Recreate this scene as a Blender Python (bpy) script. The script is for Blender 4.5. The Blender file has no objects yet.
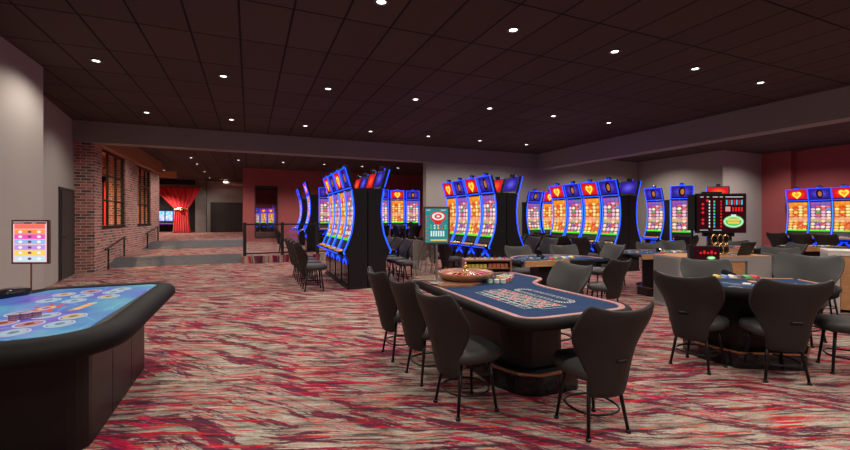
import bpy, bmesh, math, random
from mathutils import Vector, Matrix
random.seed(7)
PI = math.pi
scene = bpy.context.scene
COL = scene.collection
H = 3.96            # ceiling height
YAW = 0.4027
CY, SY = math.cos(YAW), math.sin(YAW)

# ------------------------------------------------------------------ materials
class N:
    def __init__(s, name):
        s.m = bpy.data.materials.new(name); s.m.use_nodes = True
        s.t = s.m.node_tree; s.t.nodes.clear()
        s.out = s.t.nodes.new('ShaderNodeOutputMaterial')
    def n(s, typ, ins=None, **kw):
        nd = s.t.nodes.new(typ)
        for k, v in kw.items(): setattr(nd, k, v)
        for k, v in (ins or {}).items():
            if isinstance(v, bpy.types.NodeSocket): s.t.links.new(v, nd.inputs[k])
            else: nd.inputs[k].default_value = v
        return nd
    def math(s, op, a, b=0.0, c=0.0, clamp=False):
        nd = s.n('ShaderNodeMath', {0: a, 1: b, 2: c}, operation=op, use_clamp=clamp); return nd.outputs[0]
    def mix(s, f, a, b):
        nd = s.n('ShaderNodeMix', data_type='RGBA')
        for k, v in ((0, f), (6, a), (7, b)):
            if isinstance(v, bpy.types.NodeSocket): s.t.links.new(v, nd.inputs[k])
            else: nd.inputs[k].default_value = (v if k == 0 else (*v[:3], 1))
        return nd.outputs[2]
    def ramp(s, f, stops, interp='LINEAR'):
        nd = s.n('ShaderNodeValToRGB', {0: f}); cr = nd.color_ramp; cr.interpolation = interp
        while len(cr.elements) < len(stops): cr.elements.new(0.5)
        for e, (p, c) in zip(cr.elements, stops):
            e.position = p; e.color = (*c, 1) if len(c) == 3 else c
        return nd.outputs[0]
    def coord(s, which='Object'): return s.n('ShaderNodeTexCoord').outputs[which]
    def mapping(s, v, scale=(1, 1, 1), rot=(0, 0, 0), loc=(0, 0, 0)):
        return s.n('ShaderNodeMapping', {0: v, 1: loc, 2: rot, 3: scale}).outputs[0]
    def noise(s, v, scale, detail=2, rough=.5, dist=0):
        return s.n('ShaderNodeTexNoise', {'Vector': v, 'Scale': scale, 'Detail': detail, 'Roughness': rough, 'Distortion': dist}).outputs[0]
    def surf(s, sock): s.t.links.new(sock, s.out.inputs[0]); return s.m
    def pbr(s, col, rough=.5, metal=0, spec=.5, normal=None, **ins):
        nd = s.n('ShaderNodeBsdfPrincipled', {'Roughness': rough, 'Metallic': metal, 'Specular IOR Level': spec})
        if isinstance(col, bpy.types.NodeSocket): s.t.links.new(col, nd.inputs['Base Color'])
        else: nd.inputs['Base Color'].default_value = (*col[:3], 1)
        if normal is not None: s.t.links.new(normal, nd.inputs['Normal'])
        for k, v in ins.items():
            k = k.replace('_', ' ')
            if isinstance(v, bpy.types.NodeSocket): s.t.links.new(v, nd.inputs[k])
            else: nd.inputs[k].default_value = v
        return s.surf(nd.outputs[0])
    def emit(s, col, strength):
        nd = s.n('ShaderNodeEmission', {'Strength': strength})
        if isinstance(col, bpy.types.NodeSocket): s.t.links.new(col, nd.inputs[0])
        else: nd.inputs[0].default_value = (*col[:3], 1)
        return s.surf(nd.outputs[0])
    def bump(s, h, strength=.3, dist=.01):
        return s.n('ShaderNodeBump', {'Height': h, 'Strength': strength, 'Distance': dist}).outputs[0]

def plain(name, col, rough=.5, metal=0, spec=.5, var=.12, scale=6):
    k = N(name); f = k.noise(k.coord(), scale, 4)
    a = tuple(c * (1 - var) for c in col); b = tuple(min(1, c * (1 + var)) for c in col)
    return k.pbr(k.mix(f, a, b), rough, metal, spec)
def glow(name, col, st):
    return N(name).emit(col, st)

M = {}
M['wall'] = plain('grey paint', (.345, .32, .30), .85, var=.04, scale=1.5)
M['beam'] = plain('beam paint', (.26, .235, .225), .85, var=.04, scale=1.5)
M['redwall'] = plain('red paint', (.36, .085, .088), .8, var=.05, scale=1.5)
M['rearwall'] = plain('dark paint', (.14, .13, .125), .9, var=.05)
M['door'] = plain('door paint', (.032, .027, .025), .55)
M['doorframe'] = plain('door frame paint', (.02, .018, .017), .5)
M['black'] = plain('black cabinet', (.009, .008, .010), .45, spec=.3)
M['black_gloss'] = plain('black gloss', (.008, .008, .010), .12)
M['iron'] = plain('black iron', (.014, .013, .013), .45, .3)
M['vinyl'] = plain('charcoal vinyl', (.034, .033, .033), .52, spec=.35, var=.1, scale=3)
M['vinyl_shaded'] = plain('shaded charcoal vinyl', (.021, .018, .017), .6, spec=.25, var=.1, scale=3)  # same vinyl darkened and browned: shade on chair backs put into the colour
M['leg'] = plain('black metal tube', (.010, .010, .010), .35, .5)
M['rail'] = plain('black padded leatherette', (.0055, .0045, .0045), .6, spec=.15, var=.15, scale=30)
M['pedestal'] = plain('dark stained veneer', (.010, .008, .008), .38, spec=.3, var=.3, scale=5)
M['copper'] = plain('copper trim', (.55, .26, .15), .3, .9)
M['chrome'] = plain('brushed metal', (.5, .48, .46), .3, .9)
M['brass'] = plain('brass', (.75, .5, .2), .25, 1)
M['laminate'] = plain('light grey laminate', (.30, .285, .28), .5, var=.04)
M['white_lam'] = plain('white laminate', (.62, .58, .55), .45, var=.03)
M['bronze'] = plain('bronze frame', (.14, .075, .05), .4, .4)
M['white'] = plain('white print', (.75, .75, .72), .6, var=.02)
M['concrete'] = plain('rough concrete', (.13, .125, .12), .9, var=.45, scale=3)
M['ivory'] = plain('ivory upholstery', (.5, .45, .33), .7)
M['duct'] = plain('pale duct', (.42, .37, .33), .6)
M['screen_off'] = plain('black glass', (.006, .006, .008), .55, spec=.2)

def woodmat(name, a, b, sc=(1, 1, 1), rough=.45):
    k = N(name); v = k.mapping(k.coord(), sc)
    f = k.noise(v, 6, 5, .6, .6)
    return k.pbr(k.ramp(f, [(.3, a), (.7, b)]), rough)
M['wood'] = woodmat('oak veneer', (.36, .17, .07), (.58, .31, .14), (1, 1, 9))
M['beamwood'] = woodmat('timber beam', (.30, .13, .05), (.46, .22, .09), (9, .6, 9), .6)
M['walnut'] = woodmat('walnut rail', (.17, .075, .04), (.33, .16, .09), (4, 4, 8), .3)
M['wheelwood'] = woodmat('polished wheel wood', (.22, .09, .045), (.40, .19, .10), (3, 3, 10), .22)

def feltmat():
    k = N('blue felt'); v = k.coord()
    f = k.noise(v, 120, 2); g = k.noise(v, 4, 2)
    c = k.mix(g, (.013, .032, .085), (.022, .048, .12))
    return k.pbr(c, .95, spec=.1, normal=k.bump(f, .2, .002))
M['felt'] = feltmat()
def marblestrip():
    k = N('race rail laminate'); v = k.mapping(k.coord(), (3, 3, 3))
    f = k.noise(v, 7, 4, .6, 1.2)
    return k.pbr(k.ramp(f, [(.3, (.30, .12, .07)), (.46, (.5, .25, .16)), (.56, (.33, .20, .30)), (.66, (.45, .2, .13))]), .3)
M['raceway'] = marblestrip()

def carpet():
    k = N('streaked carpet')
    tc = k.coord('Object')
    wv = k.n('ShaderNodeTexNoise', {'Vector': tc, 'Scale': .7, 'Detail': 2.0}).outputs[1]
    off = k.n('ShaderNodeVectorMath', {0: wv, 1: (.5, .5, .5)}, operation='SUBTRACT').outputs[0]
    def layer(rotdeg, sx, sy, scale, seed, warp, detail=4, rough=.62):
        w = k.n('ShaderNodeVectorMath', {0: off, 3: warp}, operation='SCALE').outputs[0]
        p = k.n('ShaderNodeVectorMath', {0: tc, 1: w}, operation='ADD').outputs[0]
        m = k.mapping(p, (1, 1, 0), (0, 0, math.radians(rotdeg)))
        m2 = k.mapping(m, (sx, sy, 1), loc=(seed, seed * 1.7, 0))
        return k.noise(m2, scale, detail, rough)
    def band(f, a, b): return k.n('ShaderNodeMapRange', {0: f, 1: a, 2: b, 3: 0., 4: 1.}, clamp=True).outputs[0]
    base = k.ramp(layer(19, 1.3, 7, 1.8, 3.1, .2, 5, .7), [(.32, (.07, .058, .05)), (.45, (.235, .205, .17)), (.64, (.44, .40, .335))])
    patch = layer(20, .7, 1.4, 1.1, 11, .4, 2)
    pm = band(patch, .44, .60)
    A = layer(23, .9, 6, 1.6, 5, .35, 7, .72); B = layer(48, .8, 5, 1.5, 17, .35, 7, .72)
    AB = k.mix(band(layer(0, .7, .7, .9, 23, .2, 1), .49, .53), A, B)
    plum = k.mix(layer(20, 2, 9, 2.4, 71, .2), (.020, .009, .017), (.15, .012, .05))
    col = k.mix(k.math('MULTIPLY', band(AB, .514, .53), .95), base, plum)
    C2 = layer(23, .7, 13, 1.9, 31, .25, 6, .68)
    col = k.mix(k.math('MULTIPLY', band(C2, .56, .58), .95), col, (.42, .008, .022))
    C3 = layer(46, .8, 10, 2.0, 37, .4, 6, .68)
    col = k.mix(k.math('MULTIPLY', k.math('MULTIPLY', band(C3, .535, .56), pm), .95), col, (.40, .008, .05))
    C4 = layer(19, 1.2, 15, 2.3, 43, .25, 6, .68)
    col = k.mix(k.math('MULTIPLY', band(C4, .585, .605), .9), col, (.60, .07, .035))
    C5 = layer(21, .7, 15, 2.3, 53, .25, 6, .68)
    col = k.mix(k.math('MULTIPLY', band(C5, .562, .582), .85), col, (.028, .018, .024))
    C6 = layer(52, 1.0, 9, 1.9, 67, .4, 6, .68)
    col = k.mix(k.math('MULTIPLY', k.math('MULTIPLY', band(C6, .56, .585), pm), .85), col, (.055, .018, .06))
    fine = k.noise(k.mapping(tc, (1, 2.2, 1)), 45, 3)
    col = k.mix(.6, col, k.n('ShaderNodeVectorMath', {0: col, 3: k.math('MULTIPLY', fine, 2.)}, operation='SCALE').outputs[0])
    return k.pbr(col, .95, spec=.08, normal=k.bump(fine, .35, .004))
M['carpet'] = carpet()
M['greycarpet'] = plain('grey ramp carpet', (.085, .085, .095), .95, spec=.1, var=.35, scale=8)

def ceilmat():
    # lay-in tiles .61 by 1.172 m, dark tees between them; every tile a little different
    k = N('dark ceiling tile'); p = k.n('ShaderNodeSeparateXYZ', {0: k.coord('Object')})
    u = k.math('DIVIDE', k.math('ADD', p.outputs[0], 2.249 + .305 + 61), .61)
    v = k.math('DIVIDE', k.math('ADD', p.outputs[1], -4.604 + .586 + 117.2), 1.172)
    def edge(q, w):
        f = k.math('FRACT', q); d = k.math('MINIMUM', f, k.math('SUBTRACT', 1., f)); return k.math('LESS_THAN', d, w)
    g = k.math('MAXIMUM', edge(u, .022), edge(v, .0115))
    cell = k.n('ShaderNodeCombineXYZ', {0: k.math('FLOOR', u), 1: k.math('FLOOR', v)}).outputs[0]
    wn = k.n('ShaderNodeTexWhiteNoise', {0: cell}).outputs[0]
    t = k.mix(wn, (.062, .046, .044), (.078, .059, .056))
    big = k.noise(k.coord('Object'), .25, 1)
    t = k.mix(k.math('MULTIPLY', big, .5), t, (.088, .052, .051))
    return k.pbr(k.mix(g, t, (.012, .009, .009)), .9, spec=.2, normal=k.bump(k.math('SUBTRACT', 1., g), .5, .01))
M['ceiling'] = ceilmat()

def brickmat():
    k = N('reclaimed brick'); geo = k.coord('Object'); s = k.n('ShaderNodeSeparateXYZ', {0: geo})
    hcoord = k.math('ADD', s.outputs[0], s.outputs[1])
    v = k.n('ShaderNodeCombineXYZ', {0: hcoord, 1: s.outputs[2]}).outputs[0]
    br = k.n('ShaderNodeTexBrick', {'Vector': v, 'Color1': (1, 1, 1, 1), 'Color2': (0, 0, 0, 1), 'Mortar': (0, 0, 0, 1), 'Scale': 1., 'Mortar Size': .010, 'Mortar Smooth': .1, 'Bias': 0., 'Brick Width': .235, 'Row Height': .078})
    col = k.ramp(br.outputs[0], [(0, (.045, .032, .04)), (.10, (.22, .065, .06)), (.35, (.38, .10, .085)), (.6, (.46, .15, .12)), (.85, (.30, .10, .095))], 'CONSTANT')
    col = k.mix(k.math('MULTIPLY', k.noise(geo, 9, 4), .28), col, (.42, .27, .24))
    col = k.mix(br.outputs[1], col, (.52, .42, .37))
    return k.pbr(col, .9, normal=k.bump(k.math('SUBTRACT', 1., br.outputs[1]), .6, .01))
M['brick'] = brickmat()

def panelwall():
    k = N('dark wood panelling'); s = k.n('ShaderNodeSeparateXYZ', {0: k.coord()})
    f = k.math('FRACT', k.math('MULTIPLY', k.math('ADD', s.outputs[0], s.outputs[1]), 3.))
    return k.pbr(k.mix(k.math('LESS_THAN', f, .06), (.03, .026, .024), (.01, .009, .008)), .5)
M['doorpanel'] = panelwall()

def glassmat():
    k = N('clear glass')
    a = k.n('ShaderNodeBsdfTransparent', {0: (.93, .95, .95, 1)}); b = k.n('ShaderNodeBsdfGlossy', {0: (.9, .9, .9, 1), 'Roughness': .03})
    return k.surf(k.n('ShaderNodeMixShader', {0: .06, 1: a.outputs[0], 2: b.outputs[0]}).outputs[0])
M['glass'] = glassmat()
def acrylicmat():
    k = N('clear acrylic')
    a = k.n('ShaderNodeBsdfTransparent', {0: (.86, .84, .82, 1)}); b = k.n('ShaderNodeBsdfPrincipled', {'Base Color': (.5, .42, .38, 1), 'Roughness': .3})
    return k.surf(k.n('ShaderNodeMixShader', {0: .22, 1: a.outputs[0], 2: b.outputs[0]}).outputs[0])
M['acrylic'] = acrylicmat()

# screens that give off light
def game_screen(name, palette, mid, foot, st, nx=4, nz=10):
    k = N(name); g = k.n('ShaderNodeSeparateXYZ', {0: k.coord('Generated')})
    u, v = g.outputs[0], g.outputs[2]
    U = k.math('MULTIPLY', u, float(nx)); V = k.math('MULTIPLY', v, float(nz))
    cell = k.n('ShaderNodeCombineXYZ', {0: k.math('FLOOR', U), 1: k.math('FLOOR', V)}).outputs[0]
    w = k.n('ShaderNodeTexWhiteNoise', {0: cell}).outputs[0]
    col = k.ramp(w, palette, 'CONSTANT')
    du = k.math('SUBTRACT', k.math('FRACT', U), .5); dv = k.math('SUBTRACT', k.math('FRACT', V), .5)
    r = k.math('SQRT', k.math('ADD', k.math('MULTIPLY', du, du), k.math('MULTIPLY', dv, dv)))
    col = k.mix(k.math('GREATER_THAN', r, .42), col, mid)
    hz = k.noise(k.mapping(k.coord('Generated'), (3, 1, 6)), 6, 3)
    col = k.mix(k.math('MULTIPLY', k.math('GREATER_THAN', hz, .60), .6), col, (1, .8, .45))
    # middle band of the reels and the green strip at the foot
    m1 = k.math('MULTIPLY', k.math('GREATER_THAN', v, .33), k.math('LESS_THAN', v, .47))
    col = k.mix(k.math('MULTIPLY', m1, .55), col, (1, .5, .3))
    col = k.mix(k.math('MULTIPLY', k.math('GREATER_THAN', v, .86), .7), col, palette[0][1])
    col = k.mix(k.math('LESS_THAN', v, .045), col, foot)
    return k.emit(col, st)
GOLD = [(0, (1, .30, .02)), (.2, (1, .65, .08)), (.42, (.85, .05, .01)), (.58, (1, .85, .30)), (.74, (1, .45, .05)), (.88, (.9, .12, .03))]
JEWEL = [(0, (.25, .06, .5)), (.16, (.02, .4, .10)), (.3, (1, .75, .55)), (.48, (.85, .08, .12)), (.62, (.9, .5, .75)), (.76, (.10, .25, .8)), (.88, (1, .9, .75))]
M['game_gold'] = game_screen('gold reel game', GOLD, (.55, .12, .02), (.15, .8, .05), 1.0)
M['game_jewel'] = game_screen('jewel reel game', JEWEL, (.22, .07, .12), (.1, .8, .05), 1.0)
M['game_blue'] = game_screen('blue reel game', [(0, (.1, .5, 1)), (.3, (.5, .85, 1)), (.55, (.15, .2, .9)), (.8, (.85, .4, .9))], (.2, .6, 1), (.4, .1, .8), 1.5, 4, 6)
def topper(name, inner, outer, st):
    k = N(name); g = k.n('ShaderNodeSeparateXYZ', {0: k.coord('Generated')})
    du = k.math('SUBTRACT', g.outputs[0], .5); dv = k.math('SUBTRACT', g.outputs[2], .5)
    r = k.math('SQRT', k.math('ADD', k.math('MULTIPLY', du, du), k.math('MULTIPLY', dv, dv)))
    f = k.math('ADD', r, k.math('MULTIPLY', k.noise(k.coord('Generated'), 7, 3), .25))
    return k.emit(k.ramp(f, [(.15, inner), (.55, outer)]), st)
M['top_red'] = topper('red topper picture', (1, .10, .01), (.55, .008, .02), 1.25)
M['top_blue'] = topper('violet topper picture', (.12, .10, .75), (.03, .015, .28), 1.1)
M['neon'] = glow('blue light strip', (.012, .06, 1.0), 2.6)
M['neon_core'] = glow('pale blue light core', (.10, .42, 1.0), 1.3)
M['heart'] = glow('glowing yellow heart', (1, .62, .05), 1.5)
M['heart_in'] = glow('glowing orange heart core', (1, .30, .03), 1.2)
M['face'] = glow('golden portrait', (.62, .20, .05), .8)
M['hair'] = glow('dark hair in portrait', (.02, .01, .03), .5)
M['deck_lit'] = glow('lit button deck', (.75, .34, .14), .75)
M['button'] = glow('yellow button', (1, .5, .05), 1.2)
M['lamp'] = glow('downlight lens', (1, .93, .85), 7)
M['trimring'] = plain('downlight trim', (.09, .08, .075), .5)

# ------------------------------------------------------------------ mesh building
class MB:
    def __init__(s): s.bm = bmesh.new(); s.mi = 0
    def face(s, pts):
        vs = [s.bm.verts.new(p) for p in pts]
        try: f = s.bm.faces.new(vs); f.material_index = s.mi; return f
        except ValueError: return None
    def box(s, x0, x1, y0, y1, z0, z1, rz=0, c=None):
        P = [(x, y, z) for z in (z0, z1) for x, y in ((x0, y0), (x1, y0), (x1, y1), (x0, y1))]
        if rz:
            cx, cy = c if c else ((x0 + x1) / 2, (y0 + y1) / 2)
            P = [(cx + (x - cx) * math.cos(rz) - (y - cy) * math.sin(rz), cy + (x - cx) * math.sin(rz) + (y - cy) * math.cos(rz), z) for x, y, z in P]
        v = [s.bm.verts.new(p) for p in P]
        for q in ((0, 3, 2, 1), (4, 5, 6, 7), (0, 1, 5, 4), (1, 2, 6, 5), (2, 3, 7, 6), (3, 0, 4, 7)):
            s.bm.faces.new([v[i] for i in q]).material_index = s.mi
        return s
    def prism(s, poly, z0, z1):
        n = len(poly)
        a = [s.bm.verts.new((p[0], p[1], z0)) for p in poly]; b = [s.bm.verts.new((p[0], p[1], z1)) for p in poly]
        s.bm.faces.new(a[::-1]).material_index = s.mi; s.bm.faces.new(b).material_index = s.mi
        for i in range(n): s.bm.faces.new((a[i], a[(i + 1) % n], b[(i + 1) % n], b[i])).material_index = s.mi
        return s
    def extrude_x(s, prof, x0, x1):           # prof in (y, z)
        n = len(prof)
        a = [s.bm.verts.new((x0, p[0], p[1])) for p in prof]; b = [s.bm.verts.new((x1, p[0], p[1])) for p in prof]
        s.bm.faces.new(a).material_index = s.mi; s.bm.faces.new(b[::-1]).material_index = s.mi
        for i in range(n): s.bm.faces.new((a[(i + 1) % n], a[i], b[i], b[(i + 1) % n])).material_index = s.mi
        return s
    def tube(s, path, r, n=8, closed=False, r2=None):
        path = [Vector(p) for p in path]; L = len(path); rings = []
        for i, p in enumerate(path):
            if closed: t = path[(i + 1) % L] - path[i - 1]
            else: t = path[min(i + 1, L - 1)] - path[max(i - 1, 0)]
            t.normalize(); up = Vector((0, 0, 1)) if abs(t.z) < .9 else Vector((0, 1, 0))
            a = t.cross(up).normalized(); b = t.cross(a).normalized()
            rr = r if r2 is None else r + (r2 - r) * i / (L - 1)
            rings.append([s.bm.verts.new(p + a * rr * math.cos(2 * PI * j / n) + b * rr * math.sin(2 * PI * j / n)) for j in range(n)])
        for i in range(L if closed else L - 1):
            A, B = rings[i], rings[(i + 1) % L]
            for j in range(n): s.bm.faces.new((A[j], A[(j + 1) % n], B[(j + 1) % n], B[j])).material_index = s.mi
        if not closed:
            s.bm.faces.new(rings[0]).material_index = s.mi; s.bm.faces.new(rings[-1][::-1]).material_index = s.mi
        return s
    def lathe(s, prof, n=24, c=(0, 0, 0), sx=1, sy=1):  # prof (r, z)
        rings = []
        for r, z in prof:
            if r < 1e-5: rings.append([s.bm.verts.new((c[0], c[1], c[2] + z))])
            else: rings.append([s.bm.verts.new((c[0] + sx * r * math.cos(2 * PI * j / n), c[1] + sy * r * math.sin(2 * PI * j / n), c[2] + z)) for j in range(n)])
        for A, B in zip(rings, rings[1:]):
            for j in range(n):
                q = [A[j % len(A)], A[(j + 1) % len(A)], B[(j + 1) % len(B)], B[j % len(B)]]
                u = []
                for v in q:
                    if v not in u: u.append(v)
                if len(u) > 2: s.bm.faces.new(u).material_index = s.mi
        return s
    def grid(s, fn, nu, nv):
        V = [[s.bm.verts.new(fn(i / nu, j / nv)) for j in range(nv + 1)] for i in range(nu + 1)]
        for i in range(nu):
            for j in range(nv): s.bm.faces.new((V[i][j], V[i + 1][j], V[i + 1][j + 1], V[i][j + 1])).material_index = s.mi
        return V
    def ring_xy(s, cx, cy, rx, ry, w, z0, z1, n=28):
        V = []
        for j in range(n):
            a = 2 * PI * j / n; ca, sa = math.cos(a), math.sin(a)
            V.append([s.bm.verts.new((cx + (rx + d) * ca, cy + (ry + d) * sa, z)) for d, z in ((0, z0), (w, z0), (w, z1), (0, z1))])
        for j in range(n):
            A, B = V[j], V[(j + 1) % n]
            for q in range(4): s.bm.faces.new((A[q], A[(q + 1) % 4], B[(q + 1) % 4], B[q])).material_index = s.mi
        return s
    def build(s, name, mats, parent=None, loc=(0, 0, 0), rz=0, smooth=False, bevel=0, subsurf=0, seg=2):
        bmesh.ops.recalc_face_normals(s.bm, faces=s.bm.faces)
        me = bpy.data.meshes.new(name); s.bm.to_mesh(me); s.bm.free()
        for m in (mats if isinstance(mats, (list, tuple)) else [mats]): me.materials.append(M[m] if isinstance(m, str) else m)
        o = bpy.data.objects.new(name, me); COL.objects.link(o)
        if smooth: me.polygons.foreach_set('use_smooth', [True] * len(me.polygons))
        o.location = loc; o.rotation_euler = (0, 0, rz)
        if parent: o.parent = parent
        if bevel:
            b = o.modifiers.new('bevel', 'BEVEL'); b.width = bevel; b.segments = seg; b.limit_method = 'ANGLE'; b.angle_limit = math.radians(40)
        if subsurf:
            m = o.modifiers.new('subsurf', 'SUBSURF'); m.levels = subsurf; m.render_levels = subsurf
        return o

def tag(o, label, cat, group=None, kind=None):
    o['label'] = label; o['category'] = cat
    if group: o['group'] = group
    if kind: o['kind'] = kind
    return o
def thing(name, label, cat, loc=(0, 0, 0), rz=0, group=None):
    o = bpy.data.objects.new(name, None); COL.objects.link(o); o.empty_display_size = .1
    o.location = loc; o.rotation_euler = (0, 0, rz)
    return tag(o, label, cat, group)
def struct(name, mb, mat, **kw):
    o = mb.build(name, mat, **kw); o['kind'] = 'structure'; return o
def part(name, mb, mat, parent, label=None, **kw):
    o = mb.build(name, mat, parent, **kw)
    if label: o['label'] = label
    return o
def kids(o): return [c for c in COL.objects if c.parent == o]
TREE = {}
def dup(root, loc, rz, label, group=None):
    def cp(o, par):
        c = o.copy(); COL.objects.link(c)
        if par: c.parent = par
        for ch in TREE.setdefault(o.name, kids(o)): cp(ch, c)
        return c
    r = cp(root, None); r.location = loc; r.rotation_euler = (0, 0, rz); r['label'] = label
    if group: r['group'] = group
    return r
def text_into(mb, body, size, fn, depth=0):
    cu = bpy.data.curves.new('t', 'FONT'); cu.body = body; cu.size = size; cu.align_x = 'CENTER'; cu.align_y = 'CENTER'; cu.resolution_u = 2
    o = bpy.data.objects.new('t', cu); me = o.to_mesh()
    vs = [mb.bm.verts.new(fn(v.co.x, v.co.y)) for v in me.vertices]
    for p in me.polygons:
        try: mb.bm.faces.new([vs[i] for i in p.vertices]).material_index = mb.mi
        except ValueError: pass
    o.to_mesh_clear(); bpy.data.objects.remove(o); bpy.data.curves.remove(cu)

# ------------------------------------------------------------------ the setting
mb = MB(); mb.box(-12, 20, -5, 42, -.12, 0); struct('floor', mb, 'carpet')
mb = MB(); mb.box(-12, 20, -5, 42, H, H + .12); struct('ceiling', mb, 'ceiling')
# left walls
mb = MB(); mb.box(-3.6, -3.16, -5, 8.83, 0, H); struct('wall_left', mb, 'wall')
mb = MB(); mb.prism([(-3.62, 8.6), (-4.18, 13.42), (-4.6, 13.42), (-4.1, 8.6)], 0, H); struct('wall_left_recess', mb, 'wall')
def wl(Y): return -3.87 - .1174 * (Y - 10.76)
mb = MB()
a0, a1 = 11.95, 13.33
mb.prism([(wl(a0), a0), (wl(a0) + .03, a0), (wl(a1) + .03, a1), (wl(a1), a1)], 0, 2.16)
dr = struct('door_1', mb, 'doorframe')
mb = MB(); b0, b1 = a0 + .08, a1 - .06
mb.prism([(wl(b0) + .02, b0), (wl(b0) + .045, b0), (wl(b1) + .045, b1), (wl(b1) + .02, b1)], .01, 2.09)
part('door_panel', mb, 'door', dr)
mb = MB(); y = b0 + .1; mb.tube([(wl(y) + .05, y, 1.0), (wl(y) + .10, y, 1.0), (wl(y) + .10, y + .12, 1.0)], .011); part('door_handle', mb, 'iron', dr)
# header beams
mb = MB(); mb.box(-4.25, 10.9, 13.28, 13.7, 3.42, H); struct('trim_1', mb, 'beam')
mb = MB(); mb.box(10.5, 10.95, -5, 13.28, 3.36, H); struct('trim_2', mb, 'beam')
# back wall of the main room and the walls to the right of it
mb = MB(); mb.box(5.76, 16.15, 13.42, 13.7, 0, 3.43); mb.box(10.95, 16.15, 13.42, 13.7, 3.43, H); struct('wall_back', mb, 'wall')
mb = MB(); mb.box(16.15, 18.56, 9.75, 13.7, 0, H); struct('wall_right_return', mb, 'wall')
mb = MB(); mb.box(18.88, 19.1, -5, 9.9, 0, H); struct('wall_right', mb, 'redwall')
mb = MB(); mb.box(18.56, 18.9, 8.8, 9.9, 0, H); struct('wall_right_pilaster', mb, 'redwall')
mb = MB(); mb.box(-12, 20, -5.2, -5, 0, H); struct('wall_behind', mb, 'rearwall')
# second room: red wall with a glazed opening
mb = MB()
mb.box(-.3, .26, 22.8, 23.0, 0, H); mb.box(1.38, 12, 22.8, 23.0, 0, H); mb.box(.26, 1.38, 22.8, 23.0, 0, .42); mb.box(.26, 1.38, 22.8, 23.0, 3.08, H)
mb.box(-.3, -.1, 23.0, 31.5, 0, H)
struct('wall_red', mb, 'redwall')
mb = MB(); mb.box(12, 12.2, 13.7, 23, 0, H); struct('wall_red_side', mb, 'redwall')
mb = MB()
for q in ((.26, .31, .42, 3.08), (1.33, 1.38, .42, 3.08), (.31, 1.33, .42, .50), (.31, 1.33, 3.0, 3.08)): mb.box(q[0], q[1], 22.76, 22.9, q[2], q[3])
w = struct('window_1', mb, 'doorframe')
mb = MB(); mb.box(.31, 1.33, 22.82, 22.83, .5, 3.0); part('pane', mb, 'glass', w)
mb = MB(); mb.box(-.1, 6, 39.5, 39.7, 0, H); mb.box(-.3, -.1, 31.8, 39.7, 0, H); mb.box(6, 6.2, 23, 39.7, 0, H); struct('wall_lounge', mb, 'redwall')
# brick wall with two windows
XB = -3.78
mb = MB()
mb.box(-4.3, XB + .02, 13.45, 14.05, 0, H)
mb.box(-4.15, XB, 14.05, 16.5, 0, 1.14); mb.box(-4.3, XB, 16.5, 18.1, 0, H)
mb.box(-4.15, XB, 18.1, 20.35, 0, 1.14); mb.box(-4.3, XB, 20.35, 22.1, 0, H)
mb.box(-4.15, XB, 14.05, 16.5, 3.4, H); mb.box(-4.15, XB, 18.1, 20.35, 3.4, H)
struct('wall_brick', mb, 'brick')
mb = MB(); mb.box(-4.2, XB + .12, 13.72, 22.1, 3.42, H); struct('trim_3', mb, 'beamwood')
mb = MB(); mb.box(-6.6, -3.3, 23.4, 23.65, 3.42, 3.72); struct('trim_4', mb, 'beamwood')
for n, (y0, y1) in enumerate(((14.05, 16.5), (18.1, 20.35))):
    mb = MB(); x0, x1 = XB - .12, XB - .04
    mb.box(x0, x1, y0, y0 + .07, 1.14, 3.4); mb.box(x0, x1, y1 - .07, y1, 1.14, 3.4); mb.box(x0, x1 + .06, y0, y1, 1.14, 1.22); mb.box(x0, x1, y0, y1, 3.33, 3.4)
    for t in (1, 2): yy = y0 + (y1 - y0) * t / 3; mb.box(x0 + .02, x1, yy - .022, yy + .022, 1.2, 3.35)
    for zz in (1.95, 2.68): mb.box(x0 + .02, x1, y0, y1, zz - .022, zz + .022)
    w = struct('window_%d' % (n + 2), mb, 'iron')
    mb = MB(); mb.box(x0 + .03, x0 + .036, y0 + .05, y1 - .05, 1.2, 3.35); part('pane', mb, 'glass', w)
# room behind the brick wall
mb = MB(); mb.box(-9.3, -9.0, 9, 31, 0, H); mb.box(-9.3, -4.2, 12.9, 13.1, 0, H); struct('wall_side_room', mb, 'brick')
for y in (16.2, 19.6): mb = MB(); mb.box(-9, -4.3, y, y + .22, 3.1, 3.35); struct('trim_%d' % (5 if y < 18 else 6), mb, 'beamwood')
mb = MB(); mb.box(-9.0, -8.6, 15.6, 16.4, 0, H); mb.box(-9.0, -8.6, 20.0, 20.7, 0, H); struct('wall_side_pier', mb, 'brick')
# far wall of the corridor
mb = MB(); mb.box(-3.0, -.1, 31.6, 31.8, 0, H); struct('wall_far', mb, 'wall')
mb = MB(); mb.box(-3.28, -2.65, 31.0, 31.7, .3, H); struct('wall_far_column', mb, 'concrete')
mb = MB(); mb.box(-9, -3.3, 31.3, 31.6, 3.3, 3.62); struct('trim_7', mb, 'duct')
mb = MB(); mb.box(-9, -3.3, 31.25, 31.62, 3.62, H); struct('trim_8', mb, 'black')
mb = MB(); mb.box(-9.3, -2.8, 35.5, 35.8, 0, H); mb.box(-3.0, -2.8, 31.8, 35.5, 0, H); struct('wall_lounge_far', mb, 'rearwall')
mb = MB(); mb.box(-2.42, -.14, 31.52, 31.6, .46, 2.5); d = struct('door_2', mb, 'doorframe')
for i, (x0, x1) in enumerate(((-2.34, -1.29), (-1.27, -.2))):
    mb = MB(); mb.box(x0, x1, 31.48, 31.52, .47, 2.43); part('door_panel', mb, 'doorpanel', d)
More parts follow.
